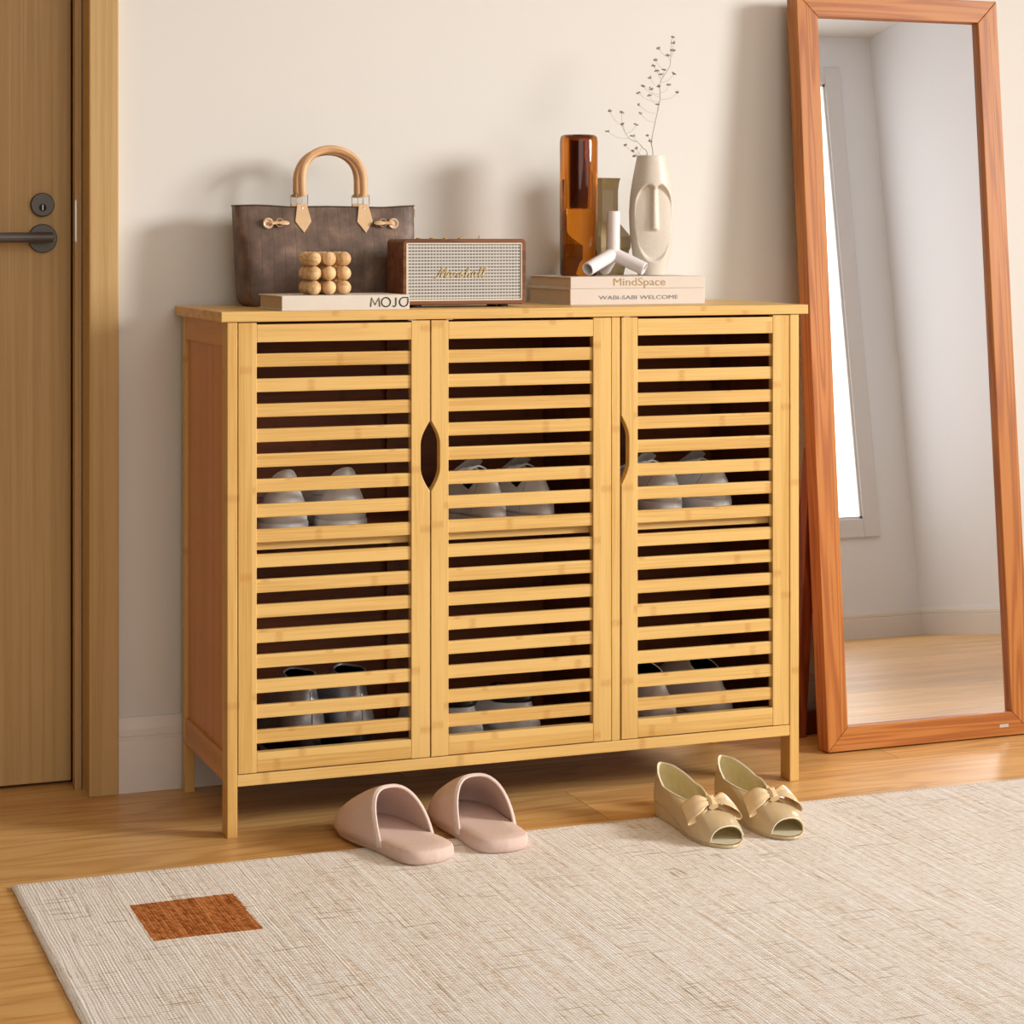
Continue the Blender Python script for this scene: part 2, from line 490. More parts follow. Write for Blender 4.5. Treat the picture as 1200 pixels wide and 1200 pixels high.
beige_m = plain('taupe_leather', (206, 190, 178), .45, var=.03)

# ------------------------------------------------------------------ room shell
WY = .362                       # front of the wall behind the cabinet
XL, XR, YF, CZ = -3.2, 4.84, -5.43, 3.0
struct('floor', box(XL - .1, XR + .1, YF - .1, WY + .3, -.06, 0), floor_m)
struct('ceiling', box(XL - .1, XR + .1, YF - .1, WY + .3, CZ, CZ + .1), ceil_m)
DX0, DX1, DZ = -1.13, -.1649, 2.12
bm = bmesh.new()
add_box(bm, DX1, XR + .1, WY, WY + .16, 0, CZ)
add_box(bm, XL - .1, DX0, WY, WY + .16, 0, CZ)
add_box(bm, DX0, DX1, WY, WY + .16, DZ, CZ)
struct('wall_back', bm, wall_m)
struct('wall_left', box(XL - .1, XL, YF - .1, WY, 0, CZ), mat_wall('wall_paint_taupe', (130, 112, 96)))  # unseen wall, toned dark to cut bounce onto left-facing sides
struct('wall_right', box(XR, XR + .1, YF - .1, WY, 0, CZ), wall_o)
# far wall with the window that the mirror shows
WX0, WX1, WZ0, WZ1 = 2.9, 4.555, .575, 2.75
bm = bmesh.new()
add_box(bm, XL - .1, WX0, YF - .12, YF, 0, CZ)
add_box(bm, WX1, XR + .1, YF - .12, YF, 0, CZ)
add_box(bm, WX0, WX1, YF - .12, YF, 0, WZ0)
add_box(bm, WX0, WX1, YF - .12, YF, WZ1, CZ)
struct('wall_front', bm, wall_o)
bm = bmesh.new()
for a in ((WX0 - .09, WX0, WZ0 - .09, WZ1 + .09), (WX1, WX1 + .09, WZ0 - .09, WZ1 + .09), (WX0, WX1, WZ0 - .09, WZ0), (WX0, WX1, WZ1, WZ1 + .09)):
    add_box(bm, a[0], a[1], YF - .02, YF + .018, a[2], a[3])
w = struct('window_1', bm, upvc, bevel=.004)
bm = bmesh.new()
for a in ((WX0, WX0 + .05, WZ0, WZ1), (WX1 - .012, WX1, WZ0, WZ1), (WX0, WX1, WZ0, WZ0 + .012), (WX0, WX1, WZ1 - .012, WZ1), ((WX0 + WX1) / 2 - .03, (WX0 + WX1) / 2 + .03, WZ0, WZ1)):
    add_box(bm, a[0], a[1], YF - .04, YF + .008, a[2], a[3])
obj('window_frame', bm, upvc, w)
obj('pane', box(WX0 + .01, WX1 - .01, YF - .006, YF - .002, WZ0 + .01, WZ1 - .01), pane_m, w)

def skirting(name, axis, a, b, flip, wallpos):
    """profile in (distance from wall, z)"""
    pr = [(0, 0), (.014, 0), (.014, .0935), (.0105, .0955), (.0105, .098), (.0125, .1), (.0125, .112), (.009, .124), (.006, .132), (0, .132)]
    bm = bmesh.new()
    pts = [(wallpos - d if flip else wallpos + d, z) for d, z in pr]
    add_prism(bm, pts, axis, a, b)
    return struct(name, bm, trim_m)
skirting('baseboard_back', 'x', -.1125, XR, True, WY)
skirting('baseboard_front', 'x', XL, XR, False, YF)
skirting('baseboard_right', 'y', YF, WY, True, XR)
skirting('baseboard_left', 'y', YF, WY, False, XL)

# door and casing
d = struct('door_1', box(DX0 + .03, -.1773, .453, .495, .006, DZ - .03), oak_door['z'], bevel=.0015)
bm = bmesh.new()
ring = [(0, 0), (.0205, 0), (.0212, .002), (.0212, .007), (.0195, .009), (0, .009)]
def disc_y(bm, x, y, z, prof, segs=40):
    """lathe around the Y axis, protruding towards the viewer (-y)"""
    rs = []
    for r, dd in prof:
        if r < 1e-6: rs.append([bm.verts.new((x, y - dd, z))])
        else: rs.append([bm.verts.new((x + r * math.cos(2 * PI * i / segs), y - dd, z + r * math.sin(2 * PI * i / segs))) for i in range(segs)])
    for a, b in zip(rs, rs[1:]):
        for i in range(segs):
            j = (i + 1) % segs
            f = [a[0], b[i], b[j]] if len(a) == 1 else [a[i], b[0], a[j]] if len(b) == 1 else [a[i], b[i], b[j], a[j]]
            bm.faces.new(f)
    return bm
lk = obj('deadbolt', disc_y(bm, -.2294, .453, 1.0422, [(.0208, 0), (.0212, .002), (.0212, .0075), (.0196, .0095), (0, .0095)]), metal_dark, d, True)
bm = disc_y(bmesh.new(), -.2294, .4438, 1.0372, [(.0066, 0), (.0066, .0006), (.0058, .0012), (0, .0012)], 24)
obj('keyway', bm, metal_dk2, lk, True)
bm = box(-.2300, -.2288, .4419, .4428, 1.0325, 1.0420)
obj('key_slot', bm, metal_pale, lk)
bm = disc_y(bmesh.new(), -.2291, .453, .9818, [(.0252, 0), (.0257, .002), (.0257, .0075), (.0242, .0095), (0, .0095)])
hd = obj('handle_rose', bm, metal_dark, d, True)
bm = add_tube(bmesh.new(), [(-.2291, .446, .9838), (-.2291, .426, .9838)], .0078, 20)
lv = obj('handle_neck', bm, metal_dark, hd, True)
obj('handle', add_tube(bmesh.new(), [(-.2155, .4165, .9838), (-.2163, .4165, .9838), (-.36, .4165, .9832)], [.0072, .0092, .0092], 24), metal_dark, hd, True, angle=30)
bm = bmesh.new()
add_box(bm, -.165, -.1125, .340, .4045, 0, DZ + .052)
add_box(bm, DX0 - .052, DX0, .340, .3615, 0, DZ + .052)
add_box(bm, DX0, -.165, .340, .3615, DZ, DZ + .052)
struct('trim_1', bm, oak_door['z'], bevel=.0025)
bm = bmesh.new()
add_box(bm, -.1787, -.1668, .405, .43, 0, DZ)
add_box(bm, -.1668, -.1652, .43, .44, 0, DZ)
add_box(bm, DX0 + .001, DX0 + .025, .405, .50, 0, DZ)
add_box(bm, DX0, -.1655, .405, .50, DZ - .024, DZ)
j = struct('trim_2', bm, oak_door['z'], bevel=.0012)
obj('strike_plate', box(-.1789, -.1758, .4037, .4065, .976, 1.050), metal_pale, j, label='pale metal strike plate')
bm = box(DX0, DX1, .505, .52, 0, DZ)
add_box(bm, -.1765, -.1655, .47, .5049, 0, DZ)
struct('gap_shade_backing', bm, gap_shade)  # dark sheet and strip added so the door gap reads as shade

# ------------------------------------------------------------------ rug
RX0, RX1, RY0, RY1, RH = -.368, 1.50, -1.35, -.145, .0062
bm = bmesh.new()
nx, ny = 160, 60
def rug_z(x, y):
    e = min(x - RX0, RX1 - x, y - RY0, RY1 - y)
    e = max(0, e)
    return RH * (.55 + .45 * sstep(e, 0, .006)) + .0009 * sstep(e, 0, .02) * math.sin(x * 31 + 2 * math.sin(y * 7)) * .5
xs = [RX0, RX0 + .002, RX0 + .006] + [RX0 + .012 + (RX1 - RX0 - .024) * i / nx for i in range(nx + 1)] + [RX1 - .006, RX1]
ys = [RY0, RY0 + .006] + [RY0 + .012 + (RY1 - RY0 - .024) * i / ny for i in range(ny + 1)] + [RY1 - .006, RY1 - .002, RY1]
G = [[bm.verts.new((x + (.0003 * math.sin(y * 90) if x < RX0 + .01 else 0), y + (.0003 * math.sin(x * 80) if y > RY1 - .01 else 0), rug_z(x, y))) for y in ys] for x in xs]
for i in range(len(xs) - 1):
    for k in range(len(ys) - 1):
        bm.faces.new([G[i][k], G[i + 1][k], G[i + 1][k + 1], G[i][k + 1]])
ring = [G[i][0] for i in range(len(xs))] + [G[-1][k] for k in range(1, len(ys))] + [G[i][-1] for i in range(len(xs) - 2, -1, -1)] + [G[0][k] for k in range(len(ys) - 2, 0, -1)]
low = [bm.verts.new((v.co.x, v.co.y, .0005)) for v in ring]
for i in range(len(ring)):
    k = (i + 1) % len(ring)
    bm.faces.new([ring[i], low[i], low[k], ring[k]])
tag(obj('rug', bm, rug_m, None, True), 'large oatmeal woven rug with a rust brown rectangle near its corner', 'rug')

# ------------------------------------------------------------------ cabinet
cab = thing('shoe_cabinet', 'three door bamboo shoe cabinet with slatted doors against the wall', 'shoe cabinet', (0, 0, 0))
CW, CD, PT = 1.056, .336, .0172
obj('tabletop', box(-.011, 1.073, -.004, .350, .8452, .862), bam['x'], cab, bevel=.0012)
for x0, x1 in ((0, PT), (CW - .0185, CW)):
    for y0, y1 in ((0, .0365), (.314, CD)):
        obj('leg', box(x0, x1, y0, y1, 0, .8448), bam['z'], cab, bevel=.0012)
for side, (x0, x1) in enumerate(((0, PT), (CW - .0185, CW))):
    obj('side_rail', box(x0 + .0004, x1 - .0004, .0367, .3138, .8038, .8447), bam_sy_shade, cab, bevel=.001)
    obj('side_rail', box(x0 + .0004, x1 - .0004, .0367, .3138, .0872, .133), bam_sy_shade, cab, bevel=.001)
    obj('side_panel', box(x0 + .0055, x1 - .0055, .0367, .3138, .133, .8038), bam_side_shade, cab)
obj('divider', box(.6862, .7023, .0008, .30, .1027, .8447), bam['z'], cab, bevel=.001)
obj('divider', box(.6862 - .002, .7023 + .002, .021, .318, .104, .8446), bam_in_shade['z'], cab)  # sleeve over the divider carrying the painted interior shade
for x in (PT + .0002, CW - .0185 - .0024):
    obj('inner_panel', box(x, x + .0022, .0215, .3155, .1027, .8444), bam_in_shade['z'], cab)  # thin lining added to carry the darkened interior colour
obj('bottom_rail', box(PT, CW - .0185, .0006, .0205, .0833, .1022), bam['x'], cab, bevel=.001)
obj('bottom_rail', box(PT, CW - .0185, .316, .334, .0833, .1022), bam['x'], cab, bevel=.001)
obj('bottom_shelf', box(PT, CW - .0185, .0207, .316, .090, .1025), bam_in_shade['x'], cab)
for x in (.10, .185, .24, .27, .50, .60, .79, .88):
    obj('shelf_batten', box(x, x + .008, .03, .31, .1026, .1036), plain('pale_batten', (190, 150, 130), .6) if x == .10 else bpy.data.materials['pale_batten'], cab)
obj('back_panel', box(PT, CW - .0185, .318, .326, .1023, .8446), bam_in_shade['x'], cab)
obj('back_stile', box(.372, .392, .306, .3178, .1027, .8446), bam_in_shade['z'], cab)
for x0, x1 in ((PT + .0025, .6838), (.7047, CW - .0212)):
    sh = obj('middle_shelf', box(x0, x1, .0262, .305, .4667, .4815), bam_in_shade['x'], cab)  # shelf body in the shade-darkened bamboo, only its front edge pale
    obj('shelf_edge', box(x0, x1, .021, .0260, .4665, .4815), bam['x'], sh, bevel=.0008)
for x in (.318, .385, .715):
    obj('catch_plate', box(x - .006, x + .006, -.0005, .01, .8438, .8449), metal_pale, cab)

def door(name, x0, x1, lcut, rcut, sl, sr):
    """slatted door; lcut/rcut = cut-out (z0,z1,depth) of a finger pull in the outer edge of a stile"""
    z0, z1, TH, Y0 = .1035, .8436, .0165, .0006
    def stile(bm, a, b, cut, side):
        if not cut:
            add_box(bm, a, b, Y0, Y0 + TH, z0, z1); return
        c0, c1, dp = cut
        prof = []
        N = 72
        for i in range(N + 1):
            t = i / N
            q = min(1, min(t, 1 - t) / .34)
            prof.append((dp * math.sin(q * PI / 2), c0 + (c1 - c0) * t))
        if side == 'r':
            pts = [(a, z0), (b, z0)] + [(b - p, z) for p, z in prof] + [(b, z1), (a, z1)]
        else:
            pts = [(b, z0), (b, z1), (a, z1)] + [(a + p, z) for p, z in reversed(prof)] + [(a, z0)]
        add_prism(bm, pts, 'y', Y0, Y0 + TH)
    fr = obj(name, box(sl + .0001, sr - .0001, Y0 + .0003, Y0 + TH, .1042, .1362), bam['x'], cab, bevel=.0009)
    bm = bmesh.new()
    obj('top_rail', box(sl + .0001, sr - .0001, Y0 + .0003, Y0 + TH, .8112, .8405), bam['x'], fr, bevel=.0009)
    bm = bmesh.new(); stile(bm, x0, sl, lcut, 'l'); obj('stile', bm, bam['z'], fr, bevel=.0009)
    bm = bmesh.new(); stile(bm, sr, x1, rcut, 'r'); obj('stile', bm, bam['z'], fr, bevel=.0009)
    bm = bmesh.new()
    zc0, zc1 = .7812, .1614
    for i in range(16):
        zc = zc0 + (zc1 - zc0) * i / 15
        add_box(bm, sl - .001, sr + .001, Y0 + .0035, Y0 + .0125, zc - .0111, zc + .0111)
    obj('slat_panel', bm, bam['x'], fr, bevel=.0016)
door('door', .0187, .3504, None, (.5541, .673, .0165), .0497, .3173)
door('door', .3528, .6852, (.5541, .673, .0155), None, .3839, .6512)
door('door', .7052, 1.0363, (.5505, .6716, .0145), None, .7363, 1.0032)

# ------------------------------------------------------------------ leaning mirror
LEAN = math.radians(-4.93)
mir = thing('floor_mirror', 'tall orange wooden framed mirror leaning on a rear stand by the wall', 'mirror', (1.203, .154, .0036), (LEAN, 0, 0))
MW, MH, MF, MT = .4585, 1.4645, .0452, .0405
def member(pts, mat):
    bm = bmesh.new()
    add_prism(bm, pts, 'y', 0, MT)
    return obj('frame_member', bm, mat, mir, bevel=.0012)
g = .0003
member([(0, g), (MF, MF + g), (MF, MH - MF - g), (0, MH - g)], frame_w['z'])
member([(MW, g), (MW, MH - g), (MW - MF, MH - MF - g), (MW - MF, MF + g)], frame_w['z'])
member([(g, 0), (MW - g, 0), (MW - MF - g, MF), (MF + g, MF)], frame_w['x'])
member([(g, MH), (MF + g, MH - MF), (MW - MF - g, MH - MF), (MW - g, MH)], frame_w['x'])
obj('mirror_glass', box(MF - .004, MW - MF + .004, .0125, .0165, MF - .004, MH - MF + .004), mirror_m, mir)
obj('backing_board', box(MF - .004, MW - MF + .004, .0168, .026, MF - .004, MH - MF + .004), frame_dark, mir)
obj('maker_plate', box(.3835, .4035, -.0008, .0004, .0165, .0225), metal_pale, mir, label='small blank silver plate')
# rear easel stand, hinged behind the frame
def loc_yz(Y, Z):
    a, b = Y - .154, Z - .0036
    c, s_ = math.cos(LEAN), math.sin(LEAN)
    return (a * c + b * s_, -a * s_ + b * c)
def stand_leg(x):
    pts = [loc_yz(*p) for p in ((.246, .585), (.2595, .57), (.341, .06), (.341, .0005), (.292, .0005), (.240, .50))]
    return obj('stand_leg', add_prism(bmesh.new(), pts, 'x', x, x + .024), frame_dark, mir, bevel=.001)
stand_leg(.004)
stand_leg(MW - .028)
pts = [loc_yz(*p) for p in ((.312, .0005), (.332, .0005), (.332, .046), (.312, .046))]
obj('stand_stretcher', add_prism(bmesh.new(), pts, 'x', .0281, MW - .0281), frame_dark, mir, bevel=.001)
pts = [loc_yz(*p) for p in ((.2455, .55), (.258, .55), (.258, .58), (.2478, .58))]
obj('hinge_rail', add_prism(bmesh.new(), pts, 'x', .0281, MW - .0281), frame_dark, mir)

# ------------------------------------------------------------------ lettering helpers
def text_bm(body, size, mat, name, parent, loc, width=None, extrude=.0002, shear=0, bold=0):
    cu = bpy.data.curves.new(name + '_curve', 'FONT')
    cu.body = body; cu.size = size; cu.extrude = extrude; cu.shear = shear; cu.offset = bold
    cu.align_x = 'LEFT'; cu.resolution_u = 6
    tmp = bpy.data.objects.new(name + '_tmp', cu)
    COL.objects.link(tmp)
    bpy.context.view_layer.update()
    me = bpy.data.meshes.new_from_object(tmp.evaluated_get(bpy.context.evaluated_depsgraph_get()))
    bpy.data.objects.remove(tmp)
    bpy.data.curves.remove(cu)
    me.materials.clear(); me.materials.append(mat)
    xs = [v.co.x for v in me.vertices]
    k = width / (max(xs) - min(xs)) if width else 1
    x0 = min(xs)
    for v in me.vertices:
        v.co = Vector(((v.co.x - x0) * k, -v.co.z, v.co.y))     # stand upright, facing -y
    o = bpy.data.objects.new(name, me)
    COL.objects.link(o)
    o.parent = parent
    o.location = loc
    return o

def strokes(name, parent, mat, lines, r, y, flat=.5):
    bm = bmesh.new()
    for L in lines:
        rr = r
        add_tube(bm, [(p[0], y, p[1]) for p in L], rr, 6)
    return obj(name, bm, mat, parent, True)

# ------------------------------------------------------------------ books
def book(name, label, x0, x1, y0, y1, z0, z1, cover, group=None):
    t = thing(name, label, 'book', (x0, y0, z0), (0, 0, 0), group)
    W, D, H = x1 - x0, y1 - y0, z1 - z0
    c = .0022
    bm = bmesh.new()     # the case: top, bottom and the spine facing the room
    add_prism(bm, [(0, 0), (D, 0), (D, c), (.004, c), (.004, H - c), (D, H - c), (D, H), (0, H)], 'x', 0, W)
    obj('cover', bm, cover, t, bevel=.0006)
    obj('page_block', box(.003, W - .003, .0042, D - .004, c + .0001, H - c - .0001), pages_m, t)
    return t
bk = book('book', 'cream book lettered in black lying under the wooden bead cube', .0953, .3178, .012, .168, .862, .8868, bookc1)
lw = .0007
def circ(cx, cz, r, a0=0, a1=2 * PI, n=28, sx=.92): return [(cx + sx * r * math.cos(a0 + (a1 - a0) * i / n), cz + r * math.sin(a0 + (a1 - a0) * i / n)) for i in range(n + 1)]
zb, zt = .0052, .0202
L = []
L.append([(.1538, zb), (.1554, zt), (.1617, zb + .003), (.1680, zt), (.1697, zb)])
r = (zt - zb) / 2
L.append(circ(.1807, zb + r, r * 1.02, sx=1.02))
L.append([(.1982, zt), (.1982, zb + .004)] + circ(.1950, zb + .004, .0040, 0, -PI * .8, 10, .8))
cx = .2122
L.append([(cx + r, zt - r), (cx + r, zt), (cx, zt)] + circ(cx, zb + r, r, PI / 2, 2 * PI, 26, 1.0))
strokes('spine_lettering', bk, ink_b, L, .0010, -.0003)
bk2 = book('book', 'bottom book of the pair with slate lettering under the vases', .6581, .9263, .121, .330, .862, .8912, bookc2)
text_bm('WABI-SABI WELCOME', .01, ink_s, 'spine_lettering', bk2, (.0555, -.0003, .0095), .158)
bk3 = book('book', 'thinner top book of the pair with gold lettering directly beneath the vases', .6583, .9261, .120, .328, .8914, .9128, bookc2)
text_bm('MindSpace', .02, ink_g, 'spine_lettering', bk3, (.0840, -.0003, .0050), .1035)

# ------------------------------------------------------------------ bead cube
bc = thing('wooden_bead_cube', 'cube of pale wooden balls standing on the cream book', 'ornament', (.161, .05, .8868))
R = .01215
first = {}
for k in range(3):
    for jy in range(3):
        for i in range(3):
            a = random.choice('xyz')
            if a not in first:
                bm = add_sphere(bmesh.new(), (0, 0, 0), R)
                o = obj('ball', bm, bead_m[a], bc, True)
                first[a] = o
            else:
                o = first[a].copy(); COL.objects.link(o)
            o.parent = bc
            o.location = (i * .0262, jy * .0255, R + .0001 + k * .02435)
            o.rotation_euler = (random.uniform(-.2, .2), random.uniform(-.2, .2), random.uniform(-.3, .3))

# ------------------------------------------------------------------ speaker
sp = thing('radio_speaker', 'small walnut cased radio speaker with grey woven grille on cabinet top', 'speaker', (.328, .080, .862))
SW, SD, SH0, SH1 = .2287, .088, .0047, .1192
def rrect(w, h, r, n=6, cx=0, cz=0):
    P = []
    for ax, az, a0 in ((w - r, r, -PI / 2), (w - r, h - r, 0), (r, h - r, PI / 2), (r, r, PI)):
        for i in range(n + 1):
            a = a0 + PI / 2 * i / n
            P.append((cx + ax + r * math.cos(a), cz + az + r * math.sin(a)))
    return P
oo = rrect(SW, SH1 - SH0, .008, 8, 0, SH0)
ii = rrect(SW - .0136, SH1 - SH0 - .0136, .0025, 8, .0068, SH0 + .0068)
bm = bmesh.new()
loops = [[(p[0], SD, p[1]) for p in oo], [(p[0], .0018, p[1]) for p in oo]]
oin = rrect(SW - .003, SH1 - SH0 - .003, .0068, 8, .0015, SH0 + .0015)
loops += [[(p[0], 0, p[1]) for p in oin], [(p[0], 0, p[1]) for p in ii], [(p[0], .006, p[1]) for p in ii]]
add_loft(bm, loops, cap0=True, cap1=True)
obj('case', bm, walnut['x'], sp, True, angle=30)
gx0, gz0 = .0068, SH0 + .0068
gw, gh = SW - .0136, SH1 - SH0 - .0136
bm = bmesh.new()
o1 = rrect(gw - .0004, gh - .0004, .0022, 4, gx0 + .0002, gz0 + .0002)
i1 = rrect(gw - .0044, gh - .0044, .001, 4, gx0 + .0022, gz0 + .0022)
add_loft(bm, [[(p[0], .0058, p[1]) for p in o1], [(p[0], .0006, p[1]) for p in o1], [(p[0], .0006, p[1]) for p in i1], [(p[0], .0058, p[1]) for p in i1]])
obj('grille_piping', bm, cream_m, sp)
obj('grille', box(gx0 + .002, gx0 + gw - .002, .0024, .0056, gz0 + .002, gz0 + gh - .002), grille_m, sp, label='woven grey and white grille cloth')
# script badge, written as pen strokes
def sc(P, x, z, k=1.0): return [(x + (p[0] + .28 * p[1]) * k, z + p[1] * k) for p in catmull([(q[0], q[1], 0) for q in P], 5)]
bx, bz, K = .0640, .0525, .0118
LT = []
LT.append(sc([(-.45, .05), (-.3, -.12), (0, .1), (.25, .9), (.42, 1.38), (.5, 1.3), (.5, .6), (.52, .05)], bx, bz, K))
LT.append(sc([(.52, .05), (.8, .7), (1.12, 1.38), (1.2, 1.3), (1.18, .6), (1.2, .08), (1.35, -.02), (1.5, .2)], bx, bz, K))
def la(x): return sc([(x + .62, .62), (x + .3, .78), (x + .02, .4), (x + .15, .02), (x + .45, .2), (x + .62, .7), (x + .6, .15), (x + .75, 0), (x + .95, .25)], bx, bz, K)
def lr(x): return sc([(x, .2), (x + .22, .75), (x + .3, .6), (x + .5, .66), (x + .48, .2), (x + .6, .0), (x + .8, .2)], bx, bz, K)
def ls(x): return sc([(x, .2), (x + .32, .8), (x + .3, .55), (x + .5, .25), (x + .35, 0), (x + .05, .08), (x + .4, .05), (x + .75, .25)], bx, bz, K)
def lh(x): return sc([(x, .2), (x + .35, .9), (x + .35, 1.4), (x + .2, 1.3), (x + .12, .7), (x + .1, 0), (x + .3, .6), (x + .52, .7), (x + .55, .3), (x + .62, 0), (x + .85, .25)], bx, bz, K)
def ll(x): return sc([(x, .2), (x + .35, .9), (x + .38, 1.4), (x + .22, 1.35), (x + .12, .6), (x + .2, .05), (x + .38, .02), (x + .55, .25)], bx, bz, K)
x = 1.45
for fn, adv in ((la, 1.04), (lr, .9), (ls, .86), (lh, 1.0), (la, 1.06), (ll, .6), (ll, .6)):
    LT.append(fn(x)); x += adv
strokes('script_badge', sp, badge_m, LT, .00085, .0013)['label'] = 'gold script lettering'
for x in (.03, .19):
    for y in (.016, .07):
        bm = add_lathe(bmesh.new(), [(0, 0), (.0085, 0), (.0095, .002), (.009, .0046), (0, .0046)], 20, (x, y, 0))
        obj('foot', bm, rubber, sp, True)
for x in (.045, .07, .095, .123):
    obj('control_knob', add_lathe(bmesh.new(), [(.0040, 0), (.0040, .0014), (.0036, .0018), (0, .0018)], 20, (x, .05, SH1)), gold_m, sp, True)
obj('toggle_switch', add_tube(bmesh.new(), [(.158, .05, SH1 - .001), (.1585, .049, SH1 + .006)], .0011, 8), gold_m, sp, True)

# ------------------------------------------------------------------ handbag
bag = thing('handbag', 'brown strip-seamed leather handbag with tan handles on cabinet top', 'handbag', (.242, .27, .862))
def bag_loop(z, n=72):
    t = z / .1765
    wl = -.1535 - .0125 * t ** 1.2
    wr = .158 + .0085 * t
    if t < .12:
        q = (1 - t / .12)
        wl += .010 * q * q; wr -= .008 * q * q
    yf = -.053 + .030 * t ** 1.4 - .006 * math.sin(PI * t)
    yb = .055 - .028 * t ** 1.4 + .004 * math.sin(PI * t)
    P = []
    for i in range(n):
        a = 2 * PI * i / n
        c, s_ = math.cos(a), math.sin(a)
        e = .34
        u = math.copysign(abs(c) ** e, c); v = math.copysign(abs(s_) ** e, s_)
        x = (wl + wr) / 2 + u * (wr - wl) / 2
        y = (yf + yb) / 2 + v * (yb - yf) / 2
        zz = z
        if t > .97: zz += .0013 * math.sin(x * 42 + .5) + .0016 * (x / .16) ** 2
        P.append((x, y, zz))
    return P
bm = bmesh.new()
zs = [.0005, .003, .008, .016, .028] + [.028 + (.1765 - .028) * i / 12 for i in range(1, 13)]
lp = [bag_loop(z) for z in zs]
inner = [[(p[0] * .992, p[1] * .82 + .0003, p[2] - .0004) for p in lp[-1]], [(p[0] * .985, p[1] * .8, p[2] - .03) for p in lp[-2]]]
add_loft(bm, lp + inner, cap0=True, cap1=True)
obj('bag_body', bm, bag_m, bag, True, angle=60)
rim = [(p[0] * 1.002, p[1] * 1.02 - .0002, p[2] - .0002) for p in lp[-1]]
obj('rim_binding', add_tube(bmesh.new(), rim, .0013, 6, closed=True), plain('bag_binding', (78, 56, 44), .5), bag, True)
def handle(x0, x1, y, ztop, z0, lean):
    P = []
    n = 28
    for i in range(n + 1):
        a = PI * i / n
        x = (x0 + x1) / 2 - math.cos(a) * (x1 - x0) / 2 * (1 + .02 * math.sin(a))
        z = z0 + (ztop - z0) * math.sin(a) ** .8
        P.append((x, y + lean * math.sin(a), z))
    P = [(x0 + .001, y, z0 - .02 + .0), (x0, y, z0 - .01)] + P[1:-1] + [(x1, y, z0 - .01), (x1 - .001, y, z0 - .02)]
    rs = [.0062] + [.0074] * (len(P) - 2) + [.0062]
    h = obj('handle', add_tube(bmesh.new(), P, rs, 14), tan_m, bag, True)
    # stitched seam along the roll
    obj('seam', add_tube(bmesh.new(), [(p[0] * 1.0, p[1] - .0073, p[2]) for p in P[6:-6]], .0006, 5), plain('tan_seam', (188, 136, 92), .6), h, True)
    return h
FX0, FX1, FY = -.0475, .0665, -.0265
handle(FX0, FX1, FY, .2795, .215, .014)
handle(FX0 + .0015, FX1 + .0015, .016, .2765, .215, -.004)
tan_side = bpy.data.materials['tan_leather']
def tab(x, y, front=True):
    sgn = -1 if front else 1
    yo = y
    # pentagon tab lying on the bag face
    zt, zm, zb = .1815, .150, .1298
    pts = [(x - .0086, zt), (x - .0148, zm), (x, zb), (x + .0148, zm), (x + .0086, zt)]
    bm = bmesh.new()
    f = lambda z: -.053 + .030 * min(1, z / .1765) ** 1.4 - .006 * math.sin(PI * min(1, z / .1765)) - .0008
    A = [bm.verts.new((px, f(pz) - .0012, pz)) for px, pz in pts]
    Bv = [bm.verts.new((px, f(pz) + .0012, pz)) for px, pz in pts]
    bm.faces.new(A); bm.faces.new(Bv[::-1])
    for i in range(5): bm.faces.new([A[i], Bv[i], Bv[(i + 1) % 5], A[(i + 1) % 5]])
    t = obj('handle_tab', bm, tan_l, bag, bevel=.0006)
    bm = bmesh.new()
    disc_y(bm, x, f(.173) - .001, .1735, [(.0024, 0), (.0024, .0006), (.0016, .0014), (0, .0016)], 16)
    obj('rivet', bm, chrome, t, True)
    # buckle: a rectangular ring just above the tab
    zc0, zc1, hw = .180, .1975, .0105
    yy = f(.18) - .0005
    P = [(x - hw, yy, zc0), (x + hw, yy, zc0), (x + hw, yy, zc1), (x - hw, yy, zc1)]
    b = obj('buckle', add_tube(bmesh.new(), P, .0012, 6, closed=True), chrome, bag, True)
    obj('buckle_pin', add_tube(bmesh.new(), [(x, yy - .0008, zc0), (x - .001, yy - .0014, zc1)], .0009, 6), chrome, b, True)
    obj('strap_loop', box(x - .0085, x + .0085, yy - .0025, yy + .0025, .1945, .2005), tan_m, bag, bevel=.001)
for x in (FX0, FX1): tab(x, -.025)
for x in (FX0 + .0015, FX1 + .0015):
    P = [(x - .0105, .018, .179), (x + .0105, .018, .179), (x + .0105, .018, .1965), (x - .0105, .018, .1965)]
    obj('buckle', add_tube(bmesh.new(), P, .0012, 6, closed=True), chrome, bag, True)
    obj('handle_tab', box(x - .009, x + .009, .0165, .0195, .17, .183), tan_l, bag)
    obj('strap_loop', box(x - .0085, x + .0085, .0155, .0205, .1935, .1995), tan_m, bag, bevel=.001)
